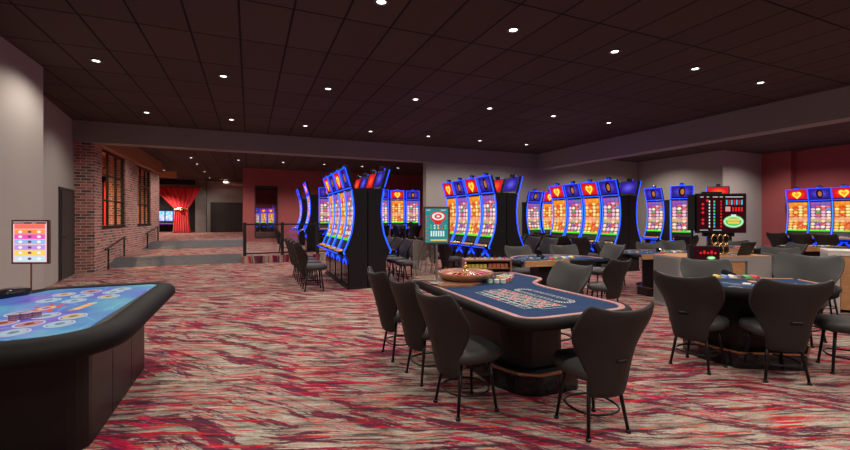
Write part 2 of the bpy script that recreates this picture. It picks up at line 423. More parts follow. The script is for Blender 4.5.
# upper floors and ramps
mb = MB()
mb.box(-.22, 12, 14.2, 22.8, 0, .23)
mb.box(-3.8, -.22, 15.4, 18.8, 0, .23)
mb.box(-9.3, -.22, 20.5, 35.5, 0, .46)
mb.box(-.22, 6, 23, 39.6, 0, .23)
struct('floor_upper', mb, 'carpet')
def wedge(y0, y1, z0, z1):
    m = MB(); P = [(y0, 0), (y1, 0), (y1, z1)] + ([(y0, z0)] if z0 else [])
    m.extrude_x(P, XB, -.22); return m
struct('floor_ramp', wedge(14.47, 15.4, 0, .23), 'greycarpet')
struct('floor_ramp_upper', wedge(18.8, 20.5, .23, .46), 'greycarpet')
mb = MB(); mb.box(-3.155, -3.14, -5, 8.83, 0, .1); struct('baseboard_left', mb, 'doorframe')

# ------------------------------------------------------------------ downlights
def downlight(x, y, label, power=150, z=H, fix=None, size=.085):
    global DL
    if DL is None:
        DL = thing('downlight', label, 'ceiling light', (x, y, z), 0, 'recessed ceiling downlights')
        m = MB(); m.ring_xy(0, 0, .055, .055, .035, -.012, 0, 24); part('trim_ring', m, 'trimring', DL)
        m = MB(); m.lathe([(0, -.006), (.045, -.006), (.055, -.001), (0, 0)], 24); part('lens', m, 'lamp', DL)
    else: dup(DL, (x, y, z), 0, label)
    spot(x, y, z - .05, power)
def spot(x, y, z, power, col=(1, .88, .78), ang=150, blend=.6, r=.05):
    L = bpy.data.lights.new('downlight_beam', 'SPOT'); L.energy = power; L.color = col; L.spot_size = math.radians(ang); L.spot_blend = blend; L.shadow_soft_size = r
    o = bpy.data.objects.new('downlight_beam', L); o.location = (x, y, z); COL.objects.link(o)
DL = None
ordn = ['first', 'second', 'third', 'fourth', 'fifth', 'sixth', 'seventh', 'eighth']
P1 = 138
ROWS = {4.604: (range(2, 7), 'nearest row of ceiling lights'), 8.12: (range(0, 7), 'middle row of ceiling lights'), 11.64: (range(0, 7), 'ceiling row before the long beam')}
for Y, (rng, rn) in ROWS.items():
    L = list(rng)
    for j, i in enumerate(L):
        downlight(-2.249 + 1.83 * i, Y, 'small round white downlight, %s from the left in the %s' % (ordn[j], rn), P1)
for i in (0, 1): spot(-2.249 + 1.83 * i, 4.604, H - .05, P1 * (.55 + .45 * i))
for Y in (1.09, -2.43):
    for i in range(0, 7): spot(-2.249 + 1.83 * i, Y, H - .05, P1 * (.7 if i == 0 else 1))
for j, (x, y) in enumerate([(-2.24, 19.7), (-.42, 19.7), (1.41, 19.7), (3.24, 19.7), (5.07, 19.7), (6.9, 19.7)]):
    downlight(x, y, 'small downlight past the long beam, %s from the left in its row' % ordn[j], 160)
for j, (x, y) in enumerate([(-2.24, 21.9), (-2.24, 25.4), (-2.26, 29.1), (-1.5, 30.3), (-4.1, 25.3)]):
    downlight(x, y, ['downlight over the upper ramp in the corridor', 'downlight in the corridor midway to the double door', 'downlight in the corridor ceiling near the concrete column', 'downlight directly in front of the dark double door', 'downlight at the end of the brick wall, leftmost of the corridor'][j], [150, 150, 130, 40, 120][j])
for x in (-2.2, -.4, 1.4, 3.2, 5.07): spot(x, 16, H - .05, 130)
for x in (12.6, 14.6, 16.6):
    for y in (1.0, 4.6, 8.0, 11.6):
        if x > 16 and y > 9: continue
        spot(x, y, H - .05, 230 if x > 16 else 165)

# ------------------------------------------------------------------ chairs
def make_chair():
    t = thing('casino_chair', '', 'chair')
    def half(v):       # half width of the winged back, v 0..1 bottom to top
        pts = [(0, .145), (.15, .158), (.35, .19), (.55, .245), (.72, .29), (.86, .305), (.95, .29), (1, .262)]
        for (a, wa), (b, wb) in zip(pts, pts[1:]):
            if v <= b: return wa + (wb - wa) * (v - a) / (b - a)
        return pts[-1][1]
    def P(u, v, side):
        uu = u * 2 - 1; w = half(v)
        wing = .05 + .11 * math.exp(-((v - .62) / .28) ** 2)
        x = uu * w; y = -.195 - .155 * v ** 1.25 + wing * abs(uu) ** 2.2
        z = .275 + .60 * v + (.045 * abs(uu) ** 2.5 * (v - .8) / .2 if v > .8 else 0)
        thick = .028 * (1 - .55 * abs(uu) ** 6) * (1 if .02 < v < .98 else .6)
        return (x, y + side * thick, z)
    for side, nm, mt in ((1, 'backrest', 'vinyl'), (-1, 'back_shell', 'vinyl_shaded')):
        m = MB()
        if side == 1:
            A = m.grid(lambda u, v: P(u, v, 1), 12, 10); B = m.grid(lambda u, v: P(u, v, 0), 12, 10)
        else:
            A = m.grid(lambda u, v: P(u, v, -.001), 12, 10); B = m.grid(lambda u, v: P(u, v, -1), 12, 10)
        rim = lambda G: [G[i][0] for i in range(13)] + [G[12][j] for j in range(1, 11)] + [G[i][10] for i in range(11, -1, -1)] + [G[0][j] for j in range(9, 0, -1)]
        a, b = rim(A), rim(B)
        for i in range(len(a)): m.bm.faces.new((a[i], a[(i + 1) % len(a)], b[(i + 1) % len(a)], b[i]))
        part(nm, m, mt, t, smooth=True, subsurf=1)
    m = MB()
    def se(r, z, n=28):
        out = []
        for j in range(n):
            a = 2 * PI * j / n; c, s = math.cos(a), math.sin(a); k = (abs(c) ** 3 + abs(s) ** 3) ** (-1 / 3)
            out.append((r * k * c * .96, .02 + r * k * s, z))
        return out
    rings = [[m.bm.verts.new(p) for p in se(r, z)] for r, z in ((.16, .375), (.205, .38), (.228, .405), (.232, .44), (.215, .468), (.16, .482), (.06, .486))]
    for A, B in zip(rings, rings[1:]):
        for j in range(28): m.bm.faces.new((A[j], A[(j + 1) % 28], B[(j + 1) % 28], B[j]))
    m.bm.faces.new(rings[0][::-1]); m.bm.faces.new(rings[-1])
    part('seat', m, 'vinyl', t, smooth=True)
    for sx in (-1, 1):
        for sy in (-1, 1):
            m = MB(); m.tube([(sx * .115, sy * .12 + .01, .39), (sx * .165, sy * .165, .008)], .015, 8, r2=.011)
            m.lathe([(0, 0), (.018, 0), (.018, .012), (.012, .02), (0, .02)], 10, (sx * .166, sy * .166, 0)); part('leg', m, 'leg', t, smooth=True)
    m = MB(); m.tube([(.158 * (abs(math.cos(a)) ** .8) * (1 if math.cos(a) > 0 else -1) * 1.05, .158 * (abs(math.sin(a)) ** .8) * (1 if math.sin(a) > 0 else -1) * 1.05, .15) for a in [2 * PI * j / 28 for j in range(28)]], .008, 6, closed=True)
    part('footrest', m, 'leg', t, smooth=True)
    m = MB(); m.tube([(-.035, -.262, .545), (-.035, -.282, .545), (.035, -.282, .545), (.035, -.262, .545)], .005, 6)
    m.box(-.042, .042, -.276, -.25, .522, .56)
    part('handle', m, 'leg', t)
    return t
CH0 = make_chair(); ch_used = [False]
def chair(x, y, facing, label, group=None, s=1.0, z=0):
    """facing: direction the sitter looks, degrees, 0 = +X, 90 = +Y"""
    rz = math.radians(facing - 90)
    if not ch_used[0]:
        ch_used[0] = True; o = CH0; o.location = (x, y, z); o.rotation_euler = (0, 0, rz); o['label'] = label
        if group: o['group'] = group
        TREE[o.name] = kids(o)
    else:
        o = dup(CH0, (x, y, z), rz, label)
        if group: o['group'] = group
        elif 'group' in o: del o['group']
    o.scale = (s, s, s)
    return o
GR = 'charcoal chairs at the roulette table'
chair(1.53, 2.80, 4, 'charcoal winged chair at the roulette table, nearest of the three on its left side', GR, 1.02)
chair(1.53, 3.46, 2, 'charcoal winged chair at the roulette table, middle of the three on its left side', GR, 1.02)
chair(1.50, 4.12, 0, 'charcoal winged chair by the roulette wheel, farthest of the three on the left side', GR, 1.02)
chair(2.20, 2.20, 86, 'charcoal winged chair at the near end of the roulette table, back turned to us', GR, 1.0)
chair(3.05, 3.60, 178, 'charcoal chair on the far long side of the roulette table, facing us', GR, 1.05)
GB = 'charcoal chairs at the front blackjack table'
chair(4.05, 2.68, 10, 'dark winged chair at the left end of the front card table', GB, 1.03)
chair(4.42, 2.22, 57, 'dark winged chair seen from behind at the near side of the front card table', GB, 1.03)
chair(5.22, 2.02, 130, 'dark chair at the right picture edge, seat toward the front card table', GB, 1.03)
chair(5.95, 2.75, 186, 'wide dark chair facing us across the front card table, right of the small black shoe', GB, 1.12)
chair(5.45, 3.46, 222, 'dark chair facing us between the front card table and the grey counter', GB, 1.0)
GM = 'chairs around the middle card tables'
chair(4.85, 6.55, 262, 'dark chair facing us beyond the left end of the wood-fronted card table', GM)
chair(5.85, 6.45, 250, 'wide dark chair facing us beyond the middle of the wood-fronted card table', GM)
chair(4.93, 4.66, 100, 'dark chair, shaded back turned to us, before the right end of the wood-fronted card table', GM, .95)
chair(6.00, 5.76, 165, 'large dark chair sideways between the two middle card tables, facing left', GM, 1.08)
chair(7.15, 6.50, -60, 'dark chair at the left end of the card table behind the grey counter', GM, 1.05)
chair(8.15, 6.35, 240, 'dark chair facing us beyond the card table behind the grey counter', GM)
chair(9.45, 6.8, 230, 'dark chair seen just right of the game board under the grey wall', GM)
GF = 'chairs around the far right card tables'
chair(10.9, 6.1, 240, 'dark chair facing us beyond the far wood-edged table, right of the laptop', GF)
chair(10.7, 5.2, 150, 'dark chair sideways at the right end of the far wood-edged table', GF)
chair(7.95, 3.80, 225, 'dark round-backed chair facing us left of the white counter, the left one of two', GF, .95)
chair(7.75, 3.32, 215, 'dark round-backed chair facing us left of the white counter, the right one of two', GF, .98)
chair(9.1, 4.5, 200, 'dark chair standing behind the white counter at the right edge', GF)
GS = 'stools in front of the slot machines'
on = ['nearest', 'second', 'third', 'fourth']
for i in range(4): chair(1.18, 8.52 + .68 * i, 0, 'dark chair left of the big slot bank beside the railing, %s of its four' % on[i], GS, 1.08)
for i in range(4): chair(3.25, 8.6 + .68 * i, 180, 'dark chair right of the big slot bank beside the railing, %s of its four' % on[i], GS, 1.05)
for i in range(3): chair(4.50, 8.95 + .68 * i, 0, 'dark chair at the slot bank behind the roulette wheel, %s of its left row' % on[i], GS, 1.05)
for i in range(3): chair(6.95, 8.6 + .68 * i, 180, 'dark chair on the right side of the slot bank behind the roulette wheel, %s' % on[i], GS, 1.05)
for i in range(4): chair(8.15, 8.3 + .68 * i, 0, 'dark chair on the left of the six-machine row at the grey wall, %s from us' % on[i], GS, 1.08)
for i in range(2): chair(9.45 + .68 * i, 12.1, 90, 'dark chair before the slot machines against the grey back wall, the %s one' % ('left', 'right')[i], GS, 1.05)
chair(11.7, 9.75, 0, 'dark chair in front of the single slanted slot machine by the grey wall', GS, 1.05)
chair(12.0, 8.3, 40, 'dark chair in front of the slot machine partly behind the game board', GS, 1.05)
for i in range(3): chair(17.0, 8.36 - .66 * i, 0, 'dark chair before the slot machines on the red wall, %s from the left' % ['first', 'second', 'third'][i], GS, 1.05)
chair(1.15, 15.6, 0, 'dark chair behind the railing, at the slot machine standing edge-on', GS, 1.0, .23)
for i in range(3): chair(5.2 + .75 * i, 17.0, 90, 'dark chair on the raised floor past the beam, %s from the left of three' % ['first', 'second', 'third'][i], GS, 1.0, .23)

# ------------------------------------------------------------------ slot machines
# local: back plane at y=0, player side towards -y, width along x
W2 = .325
FRONT = [(.39, 0), (.39, .60), (.46, .70), (.48, .76), (.45, .82), (.40, .93), (.33, 1.12), (.29, 1.34), (.275, 1.58), (.29, 1.82), (.325, 2.04)]
def front_at(z):
    for (d0, z0), (d1, z1) in zip(FRONT, FRONT[1:]):
        if z <= z1: return d0 + (d1 - d0) * (z - z0) / max(1e-6, z1 - z0)
    return FRONT[-1][0]
def make_slot(kind):
    t = thing('slot_machine', '', 'slot machine')
    m = MB(); m.extrude_x([(0, 0)] + [(-d + .012, z) for d, z in FRONT] + [(0, 2.06)], -W2 + .012, W2 - .012); part('cabinet', m, 'black', t)
    top = [(-.25, 2.05), (-.325, 2.05), (-.345, 2.09), (-.455, 2.46), (-.385, 2.475), (-.275, 2.10)]
    m = MB(); m.extrude_x(top, -W2 + .02, W2 - .02); bx = part('topper_box', m, 'black', t)
    m = MB(); q_ = W2 - .06; m.face([(q_, -.279, 2.13), (-q_, -.279, 2.13), (-q_, -.376, 2.45), (q_, -.376, 2.45)])
    part('rear_picture', m, 'top_red' if kind == 'gold' else 'top_blue', t, 'lit picture on the back of the topper')
    # topper picture
    n = Vector((0, -.37, -.11)).normalized()
    def tp(x, v, off=.004):   # v 0..1 up the topper front
        y = -.345 - .110 * v; z = 2.09 + .37 * v
        return (x, y + n.y * off, z + n.z * off)
    m = MB(); w = W2 - .045
    m.face([tp(-w, .06), tp(w, .06), tp(w, .94), tp(-w, .94)]); part('topper_screen', m, 'top_red' if kind == 'gold' else 'top_blue', t)
    m = MB()
    if kind == 'gold':
        def heart(s):
            return [(s * .0085 * 16 * math.sin(a) ** 3 * .95, .47 + s * .0175 * (13 * math.cos(a) - 5 * math.cos(2 * a) - 2 * math.cos(3 * a) - math.cos(4 * a)) * 1.4) for a in [2 * PI * j / 28 for j in range(28)]]
        m.face([tp(x, v, .007) for x, v in heart(1)]); m.mi = 1
        m.face([tp(x, v, .009) for x, v in heart(.55)])
        part('topper_emblem', m, ['heart', 'heart_in'], t, 'glowing yellow heart on the topper')
    else:
        el = lambda cx, cy, rx, ry, off: [tp(cx + rx * math.cos(a), cy + ry * math.sin(a), off) for a in [2 * PI * j / 20 for j in range(20)]]
        m.mi = 1; m.face(el(0, .50, .095, .40, .006)); m.mi = 0; m.face(el(.012, .50, .052, .24, .008))
        part('topper_emblem', m, ['face', 'hair'], t, 'golden oval portrait with dark hair on the topper')
    # curved main screen
    m = MB(); x = W2 - .055
    zs = [.98 + (2.0 - .98) * j / 12 for j in range(13)]
    m.grid(lambda u, v: (-x + 2 * x * u, -front_at(.98 + 1.02 * v) - .002, .98 + 1.02 * v), 1, 12)
    part('screen', m, 'game_gold' if kind == 'gold' else 'game_jewel', t)
    m = MB()
    for sx in (-1, 1):
        m.tube([(sx * (W2 - .022), -front_at(z) - .004, z) for z in [.70 + .06 * j for j in range(23)]], .015, 6)
        m.tube([tp(sx * (W2 - .022), v, .006) for v in (0, .5, 1)], .013, 6)
    m.tube([(-W2 + .02, -.335, 2.06), (W2 - .02, -.335, 2.06)], .013, 6)
    m.tube([tp(-W2 + .02, 1.0, .004), tp(W2 - .02, 1.0, .004)], .009, 6)
    part('light_strip', m, 'neon', t, 'bright blue light strip along the edges')
    m = MB()
    for sx in (-1, 1): m.tube([(sx * (W2 - .022), -front_at(z) - .0165, z) for z in [.70 + .06 * j for j in range(23)]], .0055, 5)
    part('light_core', m, 'neon_core', t)
    m = MB(); m.box(-.06, .06, -.42, -.34, 2.482, 2.535); m.box(-.045, .045, -.43, -.335, 2.53, 2.55); part('beacon', m, ['black'], t, bevel=.005)
    m = MB(); m.tube([(-.07, -.435, 2.50), (.07, -.435, 2.50)], .010, 6); part('beacon_light', m, 'neon', t)
    # button deck
    m = MB(); m.extrude_x([(-.36, .93), (-.455, .80), (-.60, .765), (-.61, .72), (-.46, .66), (-.36, .70)], -W2 + .03, W2 - .03); dk = part('button_deck', m, 'black_gloss', t, bevel=.008)
    m = MB(); m.extrude_x([(-.475, .801), (-.475, .797), (-.59, .770), (-.59, .774)], -W2 + .08, W2 - .13); part('deck_display', m, 'deck_lit', dk)
    m = MB(); m.lathe([(0, .02), (.022, .018), (.027, 0), (0, 0)], 14, (W2 - .085, -.535, .785)); part('spin_button', m, 'button', dk)
    m = MB(); m.tube([(-W2 + .03, -.615, .735), (W2 - .03, -.615, .735)], .010, 6); part('deck_light', m, 'neon', dk)
    # glowing emblem on the belly
    m = MB()
    for sx in (-1, 1):
        for q in range(3):
            cx = sx * (.05 + .045 * q)
            m.tube([(cx - sx * .02, -.402, .60 - .02 * q), (cx, -.404, .56 - .02 * q), (cx + sx * .02, -.404, .60 - .02 * q), (cx + sx * .028, -.402, .53 - .02 * q)], .008, 5)
    m.tube([(-.10, -.402, .635), (.10, -.402, .635)], .008, 5)
    part('belly_emblem', m, 'neon', t, 'blue glowing wing emblem on the belly panel')
    m = MB(); m.box(-W2 + .05, W2 - .05, -.398, -.388, .10, .50); part('belly_door', m, 'black_gloss', t, bevel=.004)
    m = MB(); m.box(-W2 + .01, W2 - .01, -.41, -.01, 0, .05); part('plinth', m, 'iron', t)
    return t
PROTO = {}
def slot(x, y, facing, kind, label, group, z=0, s=1.0):
    rz = math.radians(facing + 90)
    if kind not in PROTO:
        o = PROTO[kind] = make_slot(kind); o.location = (x, y, z); o.rotation_euler = (0, 0, rz); o['label'] = label; o['group'] = group
    else: o = dup(PROTO[kind], (x, y, z), rz, label, group)
    o.scale = (s, s, s); return o
KN = {'gold': 'red heart topper', 'jewel': 'blue portrait topper'}
PT = .68
def bank(xc, y0, nm, g, seq, gap=.01):
    for side, fc in ((-1, 180), (1, 0)):
        for i, kd in enumerate(seq[side]):
            slot(xc + side * gap, y0 + PT * (i + .5), fc, kd, 'slot machine, %s, %s from us, %s side of %s' % (KN[kd], on[i], 'left' if side < 0 else 'right', nm), g)
J, G = 'jewel', 'gold'
bank(2.24, 8.22, 'railing bank', 'slot machines in the bank beside the railing', {-1: [J, G, J, G], 1: [J, G, J, G]})
bank(5.74, 8.40, 'bank behind roulette wheel', 'slot machines in the bank behind the roulette wheel', {-1: [J, G, J, G], 1: [J, G, J, G]})
bank(9.42, 8.06, 'bank by grey wall', 'slot machines in the bank in front of the grey wall', {-1: [J, G, J, G], 1: [J, G, J, G]})
GA = 'slot machines against the grey back wall'
slot(10.15, 13.38, -90, J, 'slot machine with blue portrait topper against grey back wall, left one of a pair', GA)
slot(10.87, 13.38, -90, G, 'slot machine with red heart topper against the back wall, half hidden behind nearer bank', GA)
GE = 'slot machines standing by the grey side wall'
slot(13.25, 10.05, 183, J, 'lone slot machine with blue portrait topper left of the board, before grey wall', GE)
slot(12.95, 9.10, 218, J, 'slot machine with blue portrait topper just left of the hanging game board', GE)
slot(13.80, 8.42, 38, G, 'slot machine back turned to us, its blue edge peeking behind the game board', GE)
GW = 'slot machines on the red wall'
for i, kd in enumerate([G, J, G, J]):
    slot(18.5, 8.45 - .64 * i, 186, kd, 'slot machine on the right red wall, %s, %s from left' % (KN[kd], ['first', 'second', 'third', 'fourth'][i]), GW, 0, 1.0)
GP = 'slot machines on the raised floor past the beam'
slot(2.3, 15.55, 180, G, 'slot machine seen edge-on over the railing, nearer and taller of two blue curves', GP, .23)
slot(2.42, 19.2, 180, J, 'slot machine seen edge-on over the railing, farther and lower of two blue curves', GP, .23)
slot(3.05, 17.7, -105, J, 'slot machine facing us between the edge-on machines and the big bank', GP, .23)
slot(5.48, 18.0, -100, J, 'slot machine past the beam right of the big bank, leftmost and farthest of three', GP, .23)
slot(6.42, 18.2, -118, G, 'slot machine past the beam right of the big bank, middle of three', GP, .23)
slot(7.15, 18.3, -110, J, 'slot machine past the beam right of railing bank, rightmost of three by the wall', GP, .23)
GL = 'slot machines behind the glazed opening in the red wall'
for i in range(3): slot(.62 + .58 * i, 38.6 - .1 * i, -100, (J, G, G)[i], 'small slot machine seen through the opening in the red wall, %s of three' % ['left', 'middle', 'right'][i], GL, .23, .8)
GC = 'blue slot machines behind the red curtain'
for i in range(3):
    o = thing('slot_machine', 'blue glowing slot machine behind the red curtain, %s of three' % ['left', 'middle', 'right'][i], 'slot machine', (-5.75 + .50 * i, 34.4, .46), 0, GC); o.scale = (.74, .74, .74)
    m = MB(); m.extrude_x([(0, 0), (-.4, 0), (-.4, .7), (-.55, .78), (-.3, 1.0), (-.22, 2.0), (0, 2.05)], -.33, .33); part('cabinet', m, 'black', o)
    m = MB(); m.grid(lambda u, v: (-.29 + .58 * u, -.31 + .08 * v, 1.02 + .95 * v), 1, 4); part('screen', m, 'game_blue', o)
    m = MB(); m.tube([(-.32, -.57, .76), (.32, -.57, .76)], .02, 6); part('light_strip', m, glow('violet strip', (.6, .05, .8), 2) if i == 0 else bpy.data.materials['violet strip'], o)

# ------------------------------------------------------------------ roulette table
def curve(pts, n=6):
    """Catmull-Rom through closed points"""
    out = []; L = len(pts)
    for i in range(L):
        p0, p1, p2, p3 = [Vector((*pts[(i + k) % L], 0)) for k in (-1, 0, 1, 2)]
        for j in range(n):
            t = j / n
            out.append(.5 * ((2 * p1) + (-p0 + p2) * t + (2 * p0 - 5 * p1 + 4 * p2 - p3) * t * t + (-p0 + 3 * p1 - 3 * p2 + p3) * t ** 3))
    return [(p.x, p.y) for p in out]
def rounded(poly, r, n=5):
    out = []; L = len(poly); rs = r if isinstance(r, list) else [r] * L
    for i in range(L):
        p = Vector(poly[i]); a = (Vector(poly[i - 1]) - p); b = (Vector(poly[(i + 1) % L]) - p); R = rs[i]
        if R <= 0: out.append(tuple(p)); continue
        R = min(R, a.length * .49, b.length * .49); pa = p + a.normalized() * R; pb = p + b.normalized() * R
        for j in range(n + 1):
            t = j / n; q = pa * (1 - t) ** 2 + p * 2 * t * (1 - t) + pb * t * t; out.append((q.x, q.y))
    return out
def offset(poly, d):
    out = []; L = len(poly)
    for i in range(L):
        a = (Vector(poly[i]) - Vector(poly[i - 1])); b = (Vector(poly[(i + 1) % L]) - Vector(poly[i]))
        a = a.normalized() if a.length > 1e-6 else b.normalized(); b = b.normalized() if b.length > 1e-6 else a
        n1 = Vector((a.y, -a.x)); n2 = Vector((b.y, -b.x)); n = (n1 + n2)
        n = n.normalized() if n.length > 1e-6 else n1
        k = d / max(.5, n.dot(n1)); out.append((poly[i][0] + n.x * k, poly[i][1] + n.y * k))
    return out
def band_sweep(m, poly, prof, closed=True):
    """sweep (out, z) profile round a CCW polygon"""
    loops = []
    for d, z in prof: loops.append([m.bm.verts.new((x, y, z)) for x, y in offset(poly, d)])
    n = len(poly); K = len(prof)
    for k in range(K):
        A, B = loops[k], loops[(k + 1) % K]
        for i in range(n if closed else n - 1):
            j = (i + 1) % n; m.bm.faces.new((A[i], A[j], B[j], B[i])).material_index = m.mi
    if not closed:
        m.bm.faces.new([l[0] for l in loops]); m.bm.faces.new([l[-1] for l in loops][::-1])

TZ = .78
RT = thing('roulette_table', 'black-railed roulette table with blue felt and numbered layout', 'table', (2.1, 3.2, 0))
def loc(p): return (p[0] - 2.1, p[1] - 3.2)
outer = rounded([loc(p) for p in [(1.68, 2.62), (1.69, 2.27), (1.80, 2.24), (2.52, 2.24), (2.62, 2.36), (2.60, 3.24), (2.66, 3.48), (2.94, 3.68), (2.92, 4.22), (2.20, 4.22), (1.68, 3.98)]], [.1, .06, .06, .08, .08, .12, .12, .1, .08, .1, .1])
m = MB(); m.prism(outer, .74, TZ); part('tabletop', m, 'felt', RT, 'blue felt playing surface')
# padded rail round the players' sides, open at the dealer notch
pr = [i for i, p in enumerate(outer)]
m = MB(); band_sweep(m, outer, [(.0, TZ - .005), (.0, TZ + .006), (.025, TZ + .008), (.045, TZ + .006), (.045, TZ - .005)]); part('race_rail', m, 'raceway', RT, 'coppery laminate strip inside the rail')
ni = next(i for i, p in enumerate(outer) if p[0] + 2.1 > 2.59 and p[1] + 3.2 > 3.0)
players = outer[:ni]; tail = [p for p in outer[ni:] if p[0] + 2.1 < 1.9 ]
rail = [loc((1.68, 3.95))] + players
m = MB(); band_sweep(m, rail, [(.045, TZ + .004), (.055, TZ + .010), (.080, TZ + .004), (.098, TZ - .02), (.095, TZ - .055), (.075, TZ - .072), (.045, TZ - .072)], closed=False); part('padded_rail', m, 'rail', RT, 'black padded arm rail', smooth=True)
m = MB(); band_sweep(m, outer, [(-.10, .66), (.0, .69), (.03, .71), (.03, .745), (-.10, .745)]); part('apron', m, 'pedestal', RT)
ped = rounded([loc(p) for p in [(2.04, 3.05), (2.16, 2.85), (2.52, 2.85), (2.58, 3.0), (2.58, 3.85), (2.04, 3.85)]], .04, 2)
m = MB(); m.prism(ped, .18, .70); part('pedestal', m, 'pedestal', RT)
foot = rounded([loc(p) for p in [(1.94, 3.02), (2.02, 2.80), (2.16, 2.70), (2.56, 2.70), (2.66, 2.82), (2.66, 3.95), (1.94, 3.95)]], .03, 2)
m = MB(); m.prism(foot, 0, .165); part('plinth', m, 'black_gloss', RT)
m = MB(); band_sweep(m, foot, [(-.004, .165), (.012, .165), (.015, .175), (.012, .185), (-.004, .185)]); part('footrail', m, 'copper', RT, 'copper foot rail round the plinth')
# printed layout
m = MB()
def q(x0, x1, y0, y1, z=TZ + .0012): x0 -= 2.1; x1 -= 2.1; y0 -= 3.2; y1 -= 3.2; m.face([(x0, y0, z), (x1, y0, z), (x1, y1, z), (x0, y1, z)])
GX0, GX1, GY0, GY1 = 1.98, 2.20, 2.50, 3.22
cw, chh = (GX1 - GX0) / 3, (GY1 - GY0) / 12
reds = {1, 3, 5, 7, 9, 12, 14, 16, 18, 19, 21, 23, 25, 27, 30, 32, 34, 36}
m.mi = 0
def frame(x0, x1, y0, y1, w=.005):
    q(x0, x1, y0, y0 + w); q(x0, x1, y1 - w, y1); q(x0, x0 + w, y0 + w, y1 - w); q(x1 - w, x1, y0 + w, y1 - w)
for i in range(12):
    for j in range(3): frame(GX0 + cw * j, GX0 + cw * (j + 1), GY1 - chh * (i + 1), GY1 - chh * i, .0035)
frame(GX0, GX1, GY0 - .06, GY0); frame(GX0, GX1, GY1, GY1 + .06)
for i in range(3): frame(1.92, GX0, GY1 - chh * 4 * (i + 1), GY1 - chh * 4 * i)
for i in range(6): frame(1.86, 1.92, GY1 - chh * 2 * (i + 1), GY1 - chh * 2 * i)
num = 0
for i in range(12):
    for j in range(3):
        num = i * 3 + j + 1; cx = GX0 + cw * (j + .5) - 2.1; cy = GY1 - chh * (i + .5) - 3.2
        m.mi = 1 if num in reds else 2
        m.face([(cx + .027 * math.cos(a), cy + .021 * math.sin(a), TZ + .0016) for a in [2 * PI * k / 12 for k in range(12)]])
        m.mi = 0; text_into(m, str(num), .030, lambda x, y: (cx - y, cy + x, TZ + .0022))
for b, t in ((0, '1st 12'), (1, '2nd 12'), (2, '3rd 12')):
    cy = GY1 - chh * (4 * b + 2) - 3.2; text_into(m, t, .034, lambda x, y: (1.95 - 2.1 - y, cy + x, TZ + .0022))
for b, t in ((0, '1-18'), (1, 'EVEN'), (4, 'ODD'), (5, '19-36')):
    cy = GY1 - chh * (2 * b + 1) - 3.2; text_into(m, t, .024, lambda x, y: (1.89 - 2.1 - y, cy + x, TZ + .0022))
text_into(m, '0', .04, lambda x, y: (GX0 + .06 - 2.1 - y, GY1 + .03 - 3.2 + x, TZ + .0022))
text_into(m, '00', .04, lambda x, y: (GX1 - .06 - 2.1 - y, GY1 + .03 - 3.2 + x, TZ + .0022))
m.mi = 1; cy = GY1 - chh * 5 - 3.2; cx = 1.89 - 2.1; m.face([(cx - .02, cy, TZ + .0016), (cx, cy - .045, TZ + .0016), (cx + .02, cy, TZ + .0016), (cx, cy + .045, TZ + .0016)])
m.mi = 2; cy = GY1 - chh * 7 - 3.2; m.face([(cx - .02, cy, TZ + .0016), (cx, cy - .045, TZ + .0016), (cx + .02, cy, TZ + .0016), (cx, cy + .045, TZ + .0016)])
# racetrack oval
m.mi = 0
def stad(rx, n=10):
    c0, c1 = 2.62, 3.14; X = 2.33; P = []
    for k in range(n + 1): a = PI + PI * k / n; P.append((X + rx * math.cos(a) - 2.1, c0 + rx * math.sin(a) - 3.2))
    for k in range(n + 1): a = PI * k / n; P.append((X + rx * math.cos(a) - 2.1, c1 + rx * math.sin(a) - 3.2))
    return P
def loopstrip(A, B):
    for k in range(len(A)): k2 = (k + 1) % len(A); m.face([(*A[k], TZ + .0014), (*A[k2], TZ + .0014), (*B[k2], TZ + .0014), (*B[k], TZ + .0014)])
loopstrip(stad(.088), stad(.084)); loopstrip(stad(.050), stad(.046))
o_, i_ = stad(.084), stad(.050)
for k in range(0, len(o_)):
    A, B = Vector(o_[k]), Vector(i_[k]); d = (B - A).normalized() * .003; d = Vector((-d.y, d.x))
    m.face([(*(A + d), TZ + .0015), (*(B + d), TZ + .0015), (*(B - d), TZ + .0015), (*(A - d), TZ + .0015)])
for k in range(12):
    y = 2.62 + .52 * (k + .5) / 12 - 3.2
    for X in (2.263, 2.397): text_into(m, str((k * 7 + (5 if X > 2.3 else 2)) % 36 + 1), .026, lambda x, yy: (X - 2.1 - yy, y + x, TZ + .002))
M['lay_white'] = plain('printed white', (.62, .66, .62), .8, var=.02); M['lay_red'] = plain('printed red', (.5, .02, .02), .8); M['lay_black'] = plain('printed black', (.01, .01, .01), .8)
part('number_layout', m, ['lay_white', 'lay_red', 'lay_black'], RT, 'printed white, red and black number grid')
# wheel deck and dealer box at the far end
m = MB(); m.prism([loc(p) for p in [(1.68, 3.56), (1.98, 3.50), (2.20, 3.66), (2.30, 3.82), (2.52, 3.92), (2.50, 4.26), (1.66, 4.26)]], TZ, TZ + .02); part('wheel_deck', m, 'walnut', RT, 'wooden deck under the wheel')
